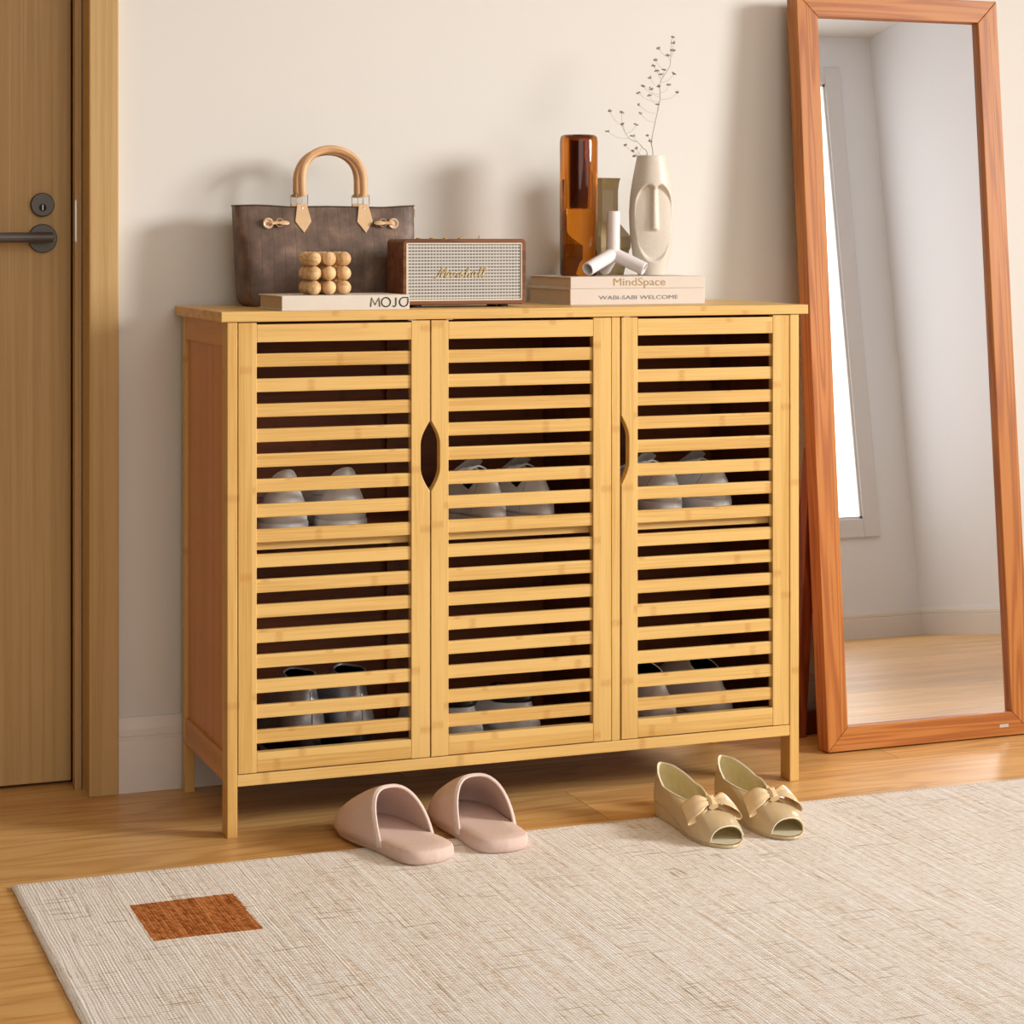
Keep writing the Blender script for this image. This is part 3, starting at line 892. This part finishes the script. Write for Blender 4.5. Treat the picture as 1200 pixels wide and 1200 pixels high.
def tie(x, sg):
    """laced knot: eyelet ring, ring loop and strap end"""
    y = -.0375
    z = .1465
    bm = disc_y(bmesh.new(), x, y + .003, z, [(.0098, 0), (.0098, .003), (.008, .0046), (.0062, .004), (.0055, .002), (0, .002)], 28)
    t = obj('side_tie', bm, plain('eyelet_pale', (226, 198, 168), .4, .2) if 'eyelet_pale' not in bpy.data.materials else bpy.data.materials['eyelet_pale'], bag, True)
    obj('tie_strap', add_tube(bmesh.new(), [(x, y - .0015, z), (x + sg * .006, y - .005, z + .001), (x + sg * .013, y - .004, z + .001), (x + sg * .019, y - .0045, z + .0015)], [.0035, .0048, .0032, .0036], 8, flat=.5), tan_m, t, True)
    P = [(x + sg * .0205 + .0072 * math.cos(a), y - .003, z + .0012 + .0068 * math.sin(a)) for a in [2 * PI * i / 18 for i in range(18)]]
    obj('tie_ring', add_tube(bmesh.new(), P, .0013, 6, closed=True), chrome, t, True)
    obj('tie_end', add_tube(bmesh.new(), [(x + sg * .019, y - .005, z + .001), (x + sg * .026, y - .0055, z + .0012), (x + sg * .033, y - .004, z + .001), (x + sg * .0375, y - .003, z + .0008)], [.004, .0052, .0052, .002], 8, flat=.45), tan_l, t, True)
tie(-.1125, 1)
tie(.1185, -1)
obj('zip_pull', add_tube(bmesh.new(), [(.1665, -.004, .1745), (.169, -.004, .172), (.1695, -.004, .158)], .0011, 6), chrome, bag, True)

# ------------------------------------------------------------------ vases on the books
BZ = .9129
# amber cylinder
av = thing('amber_glass_vase', 'tall amber glass cylinder vase standing on the stacked books', 'vase', (.7128, .212, BZ))
H, Rr = .2600, .0352
prof = [(0, 0), (.032, 0), (Rr, .004), (Rr, H - .012), (.0338, H - .004), (.0305, H - .0008), (.027, H), (.0225, H - .002), (.0195, H - .008), (.0185, H - .02), (.0180, .128), (.0165, .124), (0, .123)]
obj('glass_body', add_lathe(bmesh.new(), prof, 64), amber_m, av, True)
obj('dark_core', add_lathe(bmesh.new(), [(0, .1255), (.0155, .1255), (.0168, .128), (.0172, H - .014), (.016, H - .012), (0, H - .012)], 40), amber_in, av, True, label='dark brown core inside the glass')
# khaki faceted vase
kv = thing('olive_faceted_vase', 'olive faceted vase with flared lip standing behind the white branch vase', 'vase', (.7915, .278, BZ))
prof = [(0, 0), (.0395, 0), (.0505, .046), (.0535, .052), (.0535, .0725), (.0305, .0985), (.0285, .103), (.0285, .160), (.031, .176), (.0335, .1825), (.0315, .1825), (.0265, .160), (.0265, .105), (.048, .07), (.048, .053), (.036, .004), (0, .004)]
bm = add_lathe(bmesh.new(), prof, 8, sx=1, sy=.72, phase=PI / 8)
obj('vase_body', bm, khaki_m, kv, False, bevel=.0008)
# white branching tube vase
bv = thing('white_branch_vase', 'white three legged branching tube vase in front of the olive vase', 'vase', (.7665, .178, BZ))
bm = bmesh.new()
J = Vector((0, 0, .0405))
ends = [Vector((.001, 0, .1195)), Vector((-.0655, -.034, .0128)), Vector((.0470, -.038, .0128)), Vector((.008, .058, .0126))]
RT = .0126
def tube_shell(bm, p, q):
    d = (q - p).normalized()
    n = 24
    u = d.orthogonal().normalized(); w_ = d.cross(u)
    def ring(c, r): return [c + r * (math.cos(2 * PI * i / n) * u + math.sin(2 * PI * i / n) * w_) for i in range(n)]
    add_loft(bm, [ring(p - d * .002, RT * .9), ring(p, RT), ring(p + (q - p) * .3, RT), ring(q - d * .001, RT), ring(q, RT - .0008), ring(q, RT - .0022), ring(q - d * .001, RT - .003), ring(q - d * .03, RT - .003)], cap0=True, cap1=True)
for e in ends: tube_shell(bm, J, e)
add_sphere(bm, J, RT * 1.12, 24, 14)
o = obj('vase_body', bm, white_cer, bv, True, angle=70)
rm = o.modifiers.new('remesh', 'REMESH'); rm.mode = 'VOXEL'; rm.voxel_size = .0011; rm.use_smooth_shade = True
sm = o.modifiers.new('smooth', 'SMOOTH'); sm.factor = .5; sm.iterations = 5

# face vase
fv = thing('face_vase', 'sand coloured vase with a long carved face holding dried flowers', 'vase', (.8645, .222, BZ))
def face_hw(z):   # half width profile
    return interp(z, [0, .012, .03, .06, .09, .117, .145, .165, .185, .205, .2245], [.0255, .0295, .0345, .0395, .0425, .0433, .0415, .0390, .0355, .0315, .0272])
H = .2245
NZ, NA = 120, 128
loops = []
TH_F = math.radians(-101)          # the face looks towards the lamp side of the room
fdir = Vector((math.cos(TH_F), math.sin(TH_F), 0)); fside = Vector((-fdir.y, fdir.x, 0))
for k in range(NZ + 1):
    z = H * k / NZ
    hw = (face_hw(max(0, z - .004)) + face_hw(z) + face_hw(min(H, z + .004))) / 3
    L = []
    for i in range(NA):
        a = 2 * PI * i / NA
        u = math.cos(a); v = math.sin(a)      # v>0 is the front (fdir)
        s_ = hw * u * .98
        f_ = hw * v * .80
        if v > 0:
            # carved flat face inside an oval, nose ridge left standing
            zc, zr, sr = .0985, .0745, .0385
            zt = (z - zc) / zr
            inside = (s_ / sr) ** 2 + (zt ** 2 if zt < 0 else abs(zt) ** 3.2)
            nose_w = .0050 + .0018 * sstep(.165 - z, 0, .1)
            top = .150
            brow = 0
            m = 1 - sstep(inside, .80, 1.0)
            # two brows: arches either side of the nose
            flatf = hw * .80 * .80 - .008 - .004 * sstep(z, .06, .15)
            flatf = min(f_, .0185 + .004 * math.sin(PI * min(1, max(0, z / .17))) - .12 * s_ * s_ / .03)
            arch = sstep(.1625 + .010 * (1 - ((abs(s_) - .0175) / .0175) ** 2) - z, 0, .006)
            m *= arch
            carved = f_ + (flatf - f_) * m
            if .0835 < z < .182:
                nr = 1 - sstep(abs(s_), nose_w * .55, nose_w * 1.25)
                nr *= sstep(z, .0835, .0855)
                nf = .0305 - .0035 * sstep(z, .09, .15)
                carved = max(carved, carved + (nf - carved) * nr)
            f_ = carved
        p = fside * s_ + fdir * f_
        L.append((p.x, p.y, z))
    loops.append(L)
bm = bmesh.new()
top = loops[-1]
inn = [[(p[0] * .86, p[1] * .86, H) for p in top], [(p[0] * .80, p[1] * .80, H - .004) for p in top], [(p[0] * .8, p[1] * .8, H - .05) for p in top]]
add_loft(bm, loops + inn, cap0=True, cap1=True)
o = obj('vase_body', bm, stone_m, fv, True, angle=80)
sm = o.modifiers.new('smooth', 'SMOOTH'); sm.factor = .5; sm.iterations = 3

# dried flower sprays
fl = [(0.9085, 1.3598), (0.9178, 1.3503), (0.886, 1.3386), (0.9055, 1.3347), (0.9168, 1.3357), (0.9022, 1.3254), (0.8685, 1.3142), (0.8765, 1.3061), (0.8747, 1.2951), (0.8822, 1.289), (0.8917, 1.2983), (0.8647, 1.2824), (0.9073, 1.2903), (0.8847, 1.2674), (0.853, 1.2673), (0.8647, 1.2613), (0.9068, 1.271), (0.9218, 1.2565), (0.8436, 1.2542), (0.858, 1.2486), (0.8394, 1.2308), (0.879, 1.2328), (0.8394, 1.2143), (0.8647, 1.1742), (0.8655, 1.1638)]
fl2 = [(0.7814, 1.2189), (0.804, 1.216), (0.8356, 1.1945), (0.8045, 1.1933), (0.7801, 1.1809), (0.8319, 1.1736), (0.8139, 1.155), (0.8299, 1.1492), (0.8275, 1.1442), (0.8299, 1.1352)]
mainp = [(.868, 1.06), (0.871, 1.1373), (0.8660, 1.1633), (0.8722, 1.1997), (0.8847, 1.2431), (0.886, 1.275), (0.9022, 1.305), (0.9047, 1.3255), (.9085, 1.3575)]
leftp = [(.866, 1.06), (0.8597, 1.1383), (0.8486, 1.1506), (0.8361, 1.1617), (0.8262, 1.1661), (0.8176, 1.1738), (0.8045, 1.1915)]
def spray(label, main, flowers):
    t = thing('dried_flower_spray', label, 'dried flowers', (main[0][0], .225, main[0][1]), (0, 0, 0), 'dried flower sprays in the face vase')
    ox, oz = main[0]
    M = [Vector((x - ox, .004 * math.sin(i * 1.7), z - oz)) for i, (x, z) in enumerate(main)]
    C = catmull(M, 8)
    n = len(C)
    bm = bmesh.new()
    add_tube(bm, C, [.00075 - .00045 * i / n for i in range(n)], 6)
    rng = random.Random(len(flowers))
    F = []
    for x, z in flowers:
        p = Vector((x - ox, rng.uniform(-.014, .014), z - oz))
        # branch off the stem well below the flower
        best = min((c for c in C if c.z > .07), key=lambda c: (c - p).length + (0 if c.z < p.z - .012 else .05))
        mid = best.lerp(p, .55) + Vector((0, 0, -.005 if abs(p.x - best.x) > .01 else 0))
        add_tube(bm, catmull([best, mid, p], 5), .00022, 5)
        F.append(p)
    obj('stem', bm, stem_m, t, True)
    for p in F:
        bm = bmesh.new()
        for q in range(7):
            d = Vector((rng.gauss(0, 1), rng.gauss(0, 1), abs(rng.gauss(0, .7)))).normalized() * rng.uniform(.0018, .0040)
            add_sphere(bm, d, rng.uniform(.0014, .0024), 6, 4, (1, 1, .7))
        add_tube(bm, [(0, 0, -.002), (0, 0, .001)], .0006, 5)
        o = obj('flower_head', bm, flower_m, t, True)
        o.location = p
spray('tall upright spray of tiny dried flowers in the face vase', mainp, fl)
spray('short spray of tiny dried flowers bending left out of the face vase', leftp, fl2)

# ------------------------------------------------------------------ shoes
def foot_hw(t):
    return interp(t, [0, .012, .04, .1, .2, .35, .5, .65, .75, .85, .92, .97, .99, 1], [0, .22, .42, .60, .70, .72, .82, .97, 1, .9, .7, .42, .24, 0])
def ring_pts(N):
    """(side, t) around the foot from the heel: right side to toe, left side back."""
    P = []
    for i in range(N):
        a = 2 * PI * i / N
        t = .5 - .5 * math.cos(a)
        P.append((math.copysign(1, math.sin(a)) if abs(math.sin(a)) > 1e-9 else 0, t))
    return P
def shoe(name, label, loc, rotz, group, Ln=.25, W=.088, mat=None, lining=None, sole_m=None, sole_h=.02, heel_h=.075, side_h=.055,
         throat=.52, throat_h=.06, toe_h=.035, wedge=0, t0=.03, rim_w=.72, peep=False, tilt=0, category='shoe', skirt=1.02, flare=0, rim_m=None, extra=None, belly=0, heelw=1.0, N=64, K=14, arch=False, insole_m=None):
    T = thing(name, label, category, loc, (tilt, 0, rotz), group)
    R = ring_pts(N)
    zb = lambda t: sole_h + wedge * (1 - sstep(t, .22, .72))
    hw = lambda t: W / 2 * foot_hw(t) * (heelw + (1 - heelw) * sstep(t, .1, .45))
    base, rim = [], []
    for s_, t in R:
        base.append(Vector((s_ * hw(t), t * Ln, zb(t))))
        tr = t0 + (throat - t0) * t
        # opening: narrow pointed oval
        e = math.sin(PI * min(1, max(0, t))) ** .62
        wr = rim_w * W / 2 * e * interp(t, [0, .25, .6, 1], [.80, .92, 1.0, 1.0])
        h = interp(t, [0, .12, .45, .8, 1], [heel_h, heel_h * .97, side_h, (side_h + throat_h) / 2, throat_h])
        if arch:
            hb = .66 * heel_h
            wm = rim_w * W / 2 * math.sin(PI * .22) ** .62 * .905
            h = hb + (heel_h - hb) * math.sqrt(max(0, 1 - (wr / wm) ** 2)) if t < .22 else interp(t, [.22, .45, .8, 1], [hb, side_h, (side_h + throat_h) / 2, throat_h])
        rim.append(Vector((s_ * wr, tr * Ln, h + wedge * (1 - sstep(tr, .22, .72)) + sole_h)))
    grid = []
    for k in range(K + 1):
        L = []
        for i_, ((s_, t), b, r) in enumerate(zip(R, base, rim)):
            w = k / K
            if peep:
                da = abs(i_ - N / 2) / (N * .095)
                w0 = .40 * math.sqrt(max(0, 1 - da * da))
                w = w0 + (1 - w0) * w
            dxy = Vector((r.x - b.x, r.y - b.y, 0))
            hgt = r.z - b.z
            out = Vector((s_, 0, 0)) if 0 < t < 1 else Vector((0, 0, 0))
            up = interp(t, [0, .3, .6, .85, 1], [hgt * .45, hgt * .5, hgt * .75, toe_h * 1.05, toe_h * 1.0])
            c1 = b + Vector((0, 0, up)) + out * (flare + .002) + Vector((0, -belly if t < .1 else 0, 0)) + (Vector((0, .004, 0)) if t > .9 else Vector((0, 0, 0)))
            c2 = r - dxy * interp(t, [0, .4, .7, 1], [.1, .12, .3, .55])
            c2.z = r.z - interp(t, [0, .5, 1], [hgt * .3, hgt * .25, (throat_h - toe_h) * .45])
            if t > .85: c2.z = r.z - (throat_h - toe_h) * .35
            p = (1 - w) ** 3 * b + 3 * (1 - w) ** 2 * w * c1 + 3 * (1 - w) * w * w * c2 + w ** 3 * r
            L.append(p)
        grid.append(L)
    bm = bmesh.new()
    V = [[bm.verts.new(p) for p in L] for L in grid]
    for k in range(K):
        for i in range(N):
            j = (i + 1) % N
            bm.faces.new([V[k][i], V[k][j], V[k + 1][j], V[k + 1][i]])
    up = obj('upper', bm, [mat, lining or mat, rim_m or mat], T, True, angle=80)
    so = up.modifiers.new('thick', 'SOLIDIFY'); so.thickness = .0024; so.offset = -1; so.material_offset = 1; so.material_offset_rim = 2
    # insole
    bm = bmesh.new()
    pts = [Vector((b.x * .96, Ln / 2 + (b.y - Ln / 2) * .975, b.z + .0015)) for b in base]
    half = N // 2
    for i in range(half):
        a, b = pts[i], pts[i + 1]
        c, d_ = pts[(N - i - 1) % N], pts[(N - i) % N]
        vs = [a, b, c, d_]
        try:
            q = []
            for v in vs:
                if not any((v - x.co).length < 1e-6 for x in q): q.append(bm.verts.new(v))
            if len(q) >= 3: bm.faces.new(q)
        except Exception: pass
    bmesh.ops.remove_doubles(bm, verts=bm.verts[:], dist=1e-5)
    obj('insole', bm, insole_m or lining or mat, T)
    # sole
    bm = bmesh.new()
    o_ = [Vector((b.x * skirt, Ln / 2 + (b.y - Ln / 2) * (1.01 if skirt > 1 else 1), 0)) for b in base]
    lo = [Vector((p.x * .96, Ln / 2 + (p.y - Ln / 2) * .985, 0)) for p in o_]
    lo1 = [Vector((p.x, p.y, .0022)) for p in o_]
    hi0 = [Vector((p.x, p.y, b.z - .001)) for p, b in zip(o_, base)]
    hi = [Vector((p.x * .97, Ln / 2 + (p.y - Ln / 2) * .985, b.z + .0006)) for p, b in zip(o_, base)]
    add_loft(bm, [lo, lo1, hi0, hi], cap0=True)
    obj('sole', bm, sole_m or mat, T, True, angle=50)
    if peep:
        A = [grid[0][i] + Vector((0, .0002, 0)) for i in range(N) if abs(i - N / 2) < N * .097]
        obj('toe_edge', add_tube(bmesh.new(), A, .0010, 6), rim_m, T, True)
    if rim_m:
        obj('topline', add_tube(bmesh.new(), [r + Vector((0, 0, .0003)) for r in rim], .0011, 6, closed=True), rim_m, T, True)
    if extra: extra(T, base, rim, grid)
    return T

def heel_tab(T, base, rim, grid):
    for k in (4, 9):
        L = grid[k]
        n = len(L)
        P = [L[i % n] * 1.0 + Vector((math.copysign(.0004, L[i % n].x), -.0005, 0)) for i in range(n - 16, n + 17)]
        obj('seam', add_tube(bmesh.new(), P, .00045, 5), sn_line, T, True)
    for s_ in (-1, 1):
        p = grid[9][3 if s_ > 0 else -3]
        obj('eyelet', add_sphere(bmesh.new(), p + Vector((0, -.001, 0)), .0012, 8, 6), sn_line, T, True)

def sneaker_lines(T, base, rim, grid):
    n = len(grid[0])
    for idx in (10, n - 10):
        P = [grid[k][idx] + Vector((math.copysign(.0005, grid[k][idx].x), -.0003, 0)) for k in range(1, 13)]
        obj('seam', add_tube(bmesh.new(), P, .0004, 5), sn_line, T, True)
    P = [grid[5][i % n] + Vector((math.copysign(.0004, grid[5][i % n].x), -.0004, 0)) for i in range(n - 20, n + 21)]
    obj('seam', add_tube(bmesh.new(), P, .0004, 5), sn_line, T, True)
    # tongue rising out of the throat
    r = rim[n // 2]
    bm = bmesh.new()
    loops = []
    for i in range(7):
        t = i / 6
        w = .020 + .006 * math.sin(PI * t)
        y = r.y + .02 - .055 * t
        z = r.z - .012 + .036 * t
        loops.append([(x * w, y + .002 * (1 - x * x) + o_, z - .008 * x * x + .004) for x, o_ in ((-1, 0), (-.5, -.003), (0, -.004), (.5, -.003), (1, 0), (.5, .003), (0, .003), (-.5, .003))])
    add_loft(bm, loops, True, True)
    obj('tongue', bm, sn_grey, T, True, angle=70)
    for i in range(5):
        y = r.y + .035 - .02 * i
        z = r.z - .006 + .004 * i
        obj('lace', add_tube(bmesh.new(), catmull([(-.02, y, z - .004), (0, y - .003, z + .003), (.02, y, z - .004)], 6), .0022, 6, flat=.6), sn_white, T, True)

def loops_up(T, base, rim, grid):
    n = len(rim)
    for s_ in (1,):
        for i in (n - 5, 5):
            obj('bead', add_sphere(bmesh.new(), rim[i] + Vector((0, .012, .004)), .0022, 10, 8), gold_m, T, True)
    P = [grid[k][0] + Vector((0, -.0006, 0)) for k in range(1, 14)]
    obj('back_seam', add_tube(bmesh.new(), P, .0007, 5), sn_line, T, True)

def studs(T, base, rim, grid):
    n = len(rim)
    P = [rim[i] + Vector((0, .002, .003)) for i in range(n)]
    b = obj('studded_collar', add_tube(bmesh.new(), P, .0075, 8, closed=True, flat=1.0), sn_black, T, True)
    for i in range(2, 26, 2):
        for q in (i, n - i):
            p = rim[q]
            obj('stud', add_sphere(bmesh.new(), p + Vector((math.copysign(.0058, p.x), .0, .007)), .0012, 6, 5), gold_m, b, True)

SZ = .4818
g1 = 'white heel tab sneakers behind the first door'
for x, n_ in ((.118, 'left'), (.222, 'right')):
    shoe('sneaker', 'white heel tab sneaker on upper shelf behind first door, %s of its pair' % n_, (x, .048, SZ), math.radians(3), g1,
         Ln=.235, W=.098, mat=sn_white, lining=sn_in, sole_m=sn_white, sole_h=.022, heel_h=.089, side_h=.05, throat_h=.062, toe_h=.032, t0=.04, rim_w=.74, extra=heel_tab, skirt=1.04, heelw=1.34, rim_m=sn_white, arch=True)
g2 = 'dove white sneakers behind the second door'
for x, n_ in ((.497, 'left'), (.588, 'right')):
    shoe('sneaker', 'dove white sneaker on upper shelf behind middle door, %s of its pair' % n_, (x, .046, SZ), math.radians(16), g2,
         Ln=.225, W=.082, mat=sn_grey, lining=sn_in, sole_m=sn_grey, sole_h=.014, heel_h=.078, side_h=.045, throat_h=.072, toe_h=.034, t0=.10, rim_w=.62, extra=sneaker_lines, skirt=1.0)
g3 = 'white court shoes behind the third door'
for x, n_ in ((.830, 'left'), (.930, 'right')):
    shoe('sneaker', 'white court sneaker on upper shelf behind third door, %s of its pair' % n_, (x, .046, SZ), math.radians(12), g3,
         Ln=.225, W=.086, mat=sn_white, lining=sn_black, sole_m=sn_white, sole_h=.027, heel_h=.062, side_h=.042, throat_h=.056, toe_h=.03, t0=.05, rim_w=.66, heelw=1.2, extra=sneaker_lines, skirt=1.03)
BS = .1038
g4 = 'silver glitter shoes behind the first door'
for x, n_ in ((.155, 'left'), (.243, 'right')):
    shoe('silver_shoe', 'silver glitter shoe on bottom shelf behind first door, %s of its pair' % n_, (x, .045, BS), math.radians(6), g4,
         Ln=.22, W=.084, mat=silver_m, lining=sn_black, sole_m=sole_d, sole_h=.012, wedge=.032, heel_h=.078, side_h=.092, throat=.42, throat_h=.108, toe_h=.04, t0=.04, rim_w=.66, heelw=1.3, extra=loops_up, skirt=.8, rim_m=silver_m, belly=.012)
g5 = 'black studded shoes behind the second door'
for x, n_ in ((.444, 'left'), (.552, 'right')):
    shoe('studded_shoe', 'black studded white soled shoe behind middle door, %s of its pair' % n_, (x, .045, BS), math.radians(10), g5,
         Ln=.23, W=.094, mat=sn_white, lining=sn_black, sole_m=sn_white, sole_h=.012, wedge=.0, heel_h=.057, side_h=.052, throat_h=.06, toe_h=.032, t0=.06, rim_w=.72, heelw=1.2, extra=studs, skirt=.86, belly=.006)
g6 = 'taupe pumps behind the third door'
for x, n_ in ((.816, 'left'), (.930, 'right')):
    shoe('taupe_pump', 'rounded taupe pump on bottom shelf behind third door, %s of its pair' % n_, (x, .05, BS), math.radians(10), g6,
         Ln=.23, W=.094, mat=beige_m, lining=sn_black, sole_m=beige_m, sole_h=.012, wedge=.0, heel_h=.066, side_h=.078, throat=.42, throat_h=.106, toe_h=.04, t0=.07, rim_w=.60, skirt=.98, belly=.006, heelw=1.28)

# peep-toe wedges on the rug
def bow(T, base, rim, grid):
    n = len(rim)
    r = rim[n // 2]
    c0 = Vector((0, r.y + .024, r.z + .0030))
    U = Vector((0, .86, -.50)).normalized()          # runs down the vamp towards the toe
    Nn = Vector((0, .50, .86)).normalized()
    B = None
    for sg in (-1, 1):
        # ribbon path across the foot: out over the top, folded at the tip, back underneath
        path = [(0, .0045), (.006, .0085), (.014, .0120), (.023, .0115), (.032, .0060), (.0385, -.0030), (.0400, -.0085), (.037, -.0105), (.030, -.0070), (.020, -.0020), (.010, .0010), (0, .0010)]
        C = catmull([(a * 1.16, 0, b * 1.1) for a, b in path], 4)
        bm = bmesh.new()
        M = 13
        rows = []
        for i, p in enumerate(C):
            out = min(1, p.x / .036)
            half = .0065 + .0140 * sstep(out, .0, .95)
            row = []
            for q in range(M):
                v = -1 + 2 * q / (M - 1)
                pl = .0011 * math.sin(v * 7.5) * (1 - .85 * out)
                skew = .006 * out
                pos = c0 + Vector((sg * (p.x + .003 * v * out), 0, 0)) + U * (half * v + skew) + Nn * (p.z + pl - .0022 * v * v * out)
                row.append(bm.verts.new(pos))
            rows.append(row)
        for a, b in zip(rows, rows[1:]):
            for q in range(M - 1):
                bm.faces.new([a[q], b[q], b[q + 1], a[q + 1]])
        o = obj('bow_loop', bm, satin_m, B or T, True, angle=80)
        if B is None:
            o.name = 'bow'; B = o
        so = o.modifiers.new('thick', 'SOLIDIFY'); so.thickness = .0007; so.offset = 0
    bm = bmesh.new()
    loops = []
    for i in range(11):
        t = i / 10
        w = .0062 + .0026 * abs(2 * t - 1) ** 2
        cen = c0 + U * (-.0095 + .021 * t) + Nn * (.0065 + .0020 * math.sin(PI * t))
        loops.append([cen + Vector((w * math.cos(a), 0, 0)) + Nn * ((.0062 + .0008 * math.cos(5 * a + 1)) * math.sin(a)) for a in [2 * PI * q / 28 for q in range(28)]])
    add_loft(bm, loops, True, True)
    obj('bow_knot', bm, satin_m, B, True, angle=70)
g7 = 'nude peep toe shoes on the rug'
def pump(label, x, y, rz):
    shoe('peep_toe_shoe', label, (x, y, .0066), PI + rz, g7, Ln=.258, W=.083, mat=nude_m, lining=nude_in, sole_m=nude_m, sole_h=.005, wedge=.020, heel_h=.055, side_h=.034, throat=.60, throat_h=.0405, toe_h=.030,
         t0=.0, rim_w=.76, N=120, K=26, peep=True, rim_m=nude_pale, insole_m=nude_foot, extra=bow, skirt=.97, category='shoe')
pump('nude peep toe shoe with satin bow, the one nearer the slippers', .727, -.112, math.radians(2))
pump('nude peep toe shoe with satin bow, the one nearer the mirror', .846, -.104, math.radians(1))

# slippers
def slipper(label, x, y, rz):
    T = thing('slipper', label, 'slipper', (x, y, .0066), (math.radians(-1.15), 0, rz), 'blush slippers')
    Ln, W = .284, .106
    def hw(t): return W / 2 * interp(t, [0, .008, .025, .055, .10, .2, .35, .5, .65, .8, .9, .96, .985, 1], [0, .34, .58, .76, .86, .92, .90, .93, 1.0, .97, .80, .55, .34, 0])
    N = 96
    P = []
    for i in range(N):
        a = 2 * PI * i / N
        t = .5 - .5 * math.cos(a)
        P.append((math.copysign(hw(t), math.sin(a)) if abs(math.sin(a)) > 1e-9 else 0, t * Ln))
    def L(s_, z): return [(p[0] * s_, Ln / 2 + (p[1] - Ln / 2) * (1 - (1 - s_) * .45), z) for p in P]
    bm = bmesh.new()
    add_loft(bm, [L(.90, .0), L(.965, .0025), L(1.0, .009), L(1.0, .016), L(.975, .021), L(.93, .0232), L(.5, .0236)], True, True)
    obj('sole', bm, pink_m, T, True, angle=60)
    # closed toe cover: arches between the sole edges, from the slanted mouth forward to the tip
    bm = bmesh.new()
    NS, NA = 22, 28
    G = []
    for i in range(NS + 1):
        q = i / NS
        row = []
        for k in range(NA + 1):
            a = PI * k / NA
            arch = math.sin(a)
            t_mouth = .335 + .20 * arch ** 1.2
            t = t_mouth + (1.0 - t_mouth) * (1 - (1 - q) ** 1.25)
            t = min(t, .999)
            h = .070 * (1 - sstep(t, .40, 1.02)) ** .55 + .004
            h *= (1 - max(0, (t - .93) / .07) * .65)
            ww = hw(t) * 1.0
            # rounded-triangular arch
            x_ = ww * math.copysign(abs(math.cos(a)) ** .82, math.cos(a))
            z_ = .012 + (h + .010) * arch ** .92
            row.append(bm.verts.new((x_, t * Ln, z_)))
        G.append(row)
    for i in range(NS):
        for k in range(NA):
            bm.faces.new([G[i][k], G[i + 1][k], G[i + 1][k + 1], G[i][k + 1]])
    edge = [v.co.copy() for v in G[0]]
    o = obj('toe_cover', bm, pink_m, T, True, angle=80)
    so = o.modifiers.new('thick', 'SOLIDIFY'); so.thickness = .0042; so.offset = 1
    obj('binding', add_tube(bmesh.new(), [e + Vector((0, -.0005, .0005)) for e in edge], .0022, 8), pink_e, T, True)
    return T
slipper('blush pink closed toe slipper, the one nearer the door', .266, -.281, math.radians(11.5))
slipper('blush pink closed toe slipper, the one nearer the bow shoes', .390, -.266, math.radians(0))

# ------------------------------------------------------------------ light
def area(name, loc, target, size, power, color, shape='DISK', sy=None):
    l = bpy.data.lights.new(name, 'AREA')
    l.shape = shape; l.size = size; l.energy = power; l.color = color
    if sy: l.size_y = sy
    o = bpy.data.objects.new(name, l)
    COL.objects.link(o)
    o.location = loc
    o.rotation_euler = (Vector(target) - Vector(loc)).to_track_quat('-Z', 'Y').to_euler()
    return o
kl = area('key_lamp', (4.35, -2.55, 2.05), (.30, -.05, .60), 1.3, 30, (1.0, .985, .96))
kl.data.spread = math.radians(57)
area('ceiling_fill', (.9, -3.3, 2.95), (.6, -2.2, 0), 2.4, 40, (1.0, .995, .98), 'SQUARE')  # unseen overhead fill, added to raise the ambient light
area('corner_fill', (2.6, -3.0, 2.93), (3.6, -5.4, 1.0), 1.2, 22, (1.0, .99, .98), 'SQUARE')  # unseen fill, added to brighten the far wall reflected in the mirror
area('front_fill', (-.2, -5.2, 1.7), (.5, 0, .6), 2.6, 46, (1.0, .995, .98), 'SQUARE')  # unseen fill behind the camera, added to lift the wall shadows
w = bpy.data.worlds.new('daylight'); bpy.context.scene.world = w
w.use_nodes = True
w.node_tree.nodes['Background'].inputs[0].default_value = (1, .97, .93, 1)
w.node_tree.nodes['Background'].inputs[1].default_value = .6

# ------------------------------------------------------------------ camera
cam = bpy.data.cameras.new('camera')
cam.sensor_width = 36
cam.lens = 2537 / 1200 * 36
cam.shift_y = -(600 - 277.4) / 1200
cam.clip_start = .05
co = bpy.data.objects.new('camera', cam)
COL.objects.link(co)
co.location = (-.839, -3.471, .985)
co.rotation_euler = (PI / 2, 0, -math.atan2(.3597, .9331))
bpy.context.scene.camera = co
vs = bpy.context.scene.view_settings
vs.view_transform = 'Standard'
vs.look = 'None'
vs.exposure = -.18
vs.gamma = 1
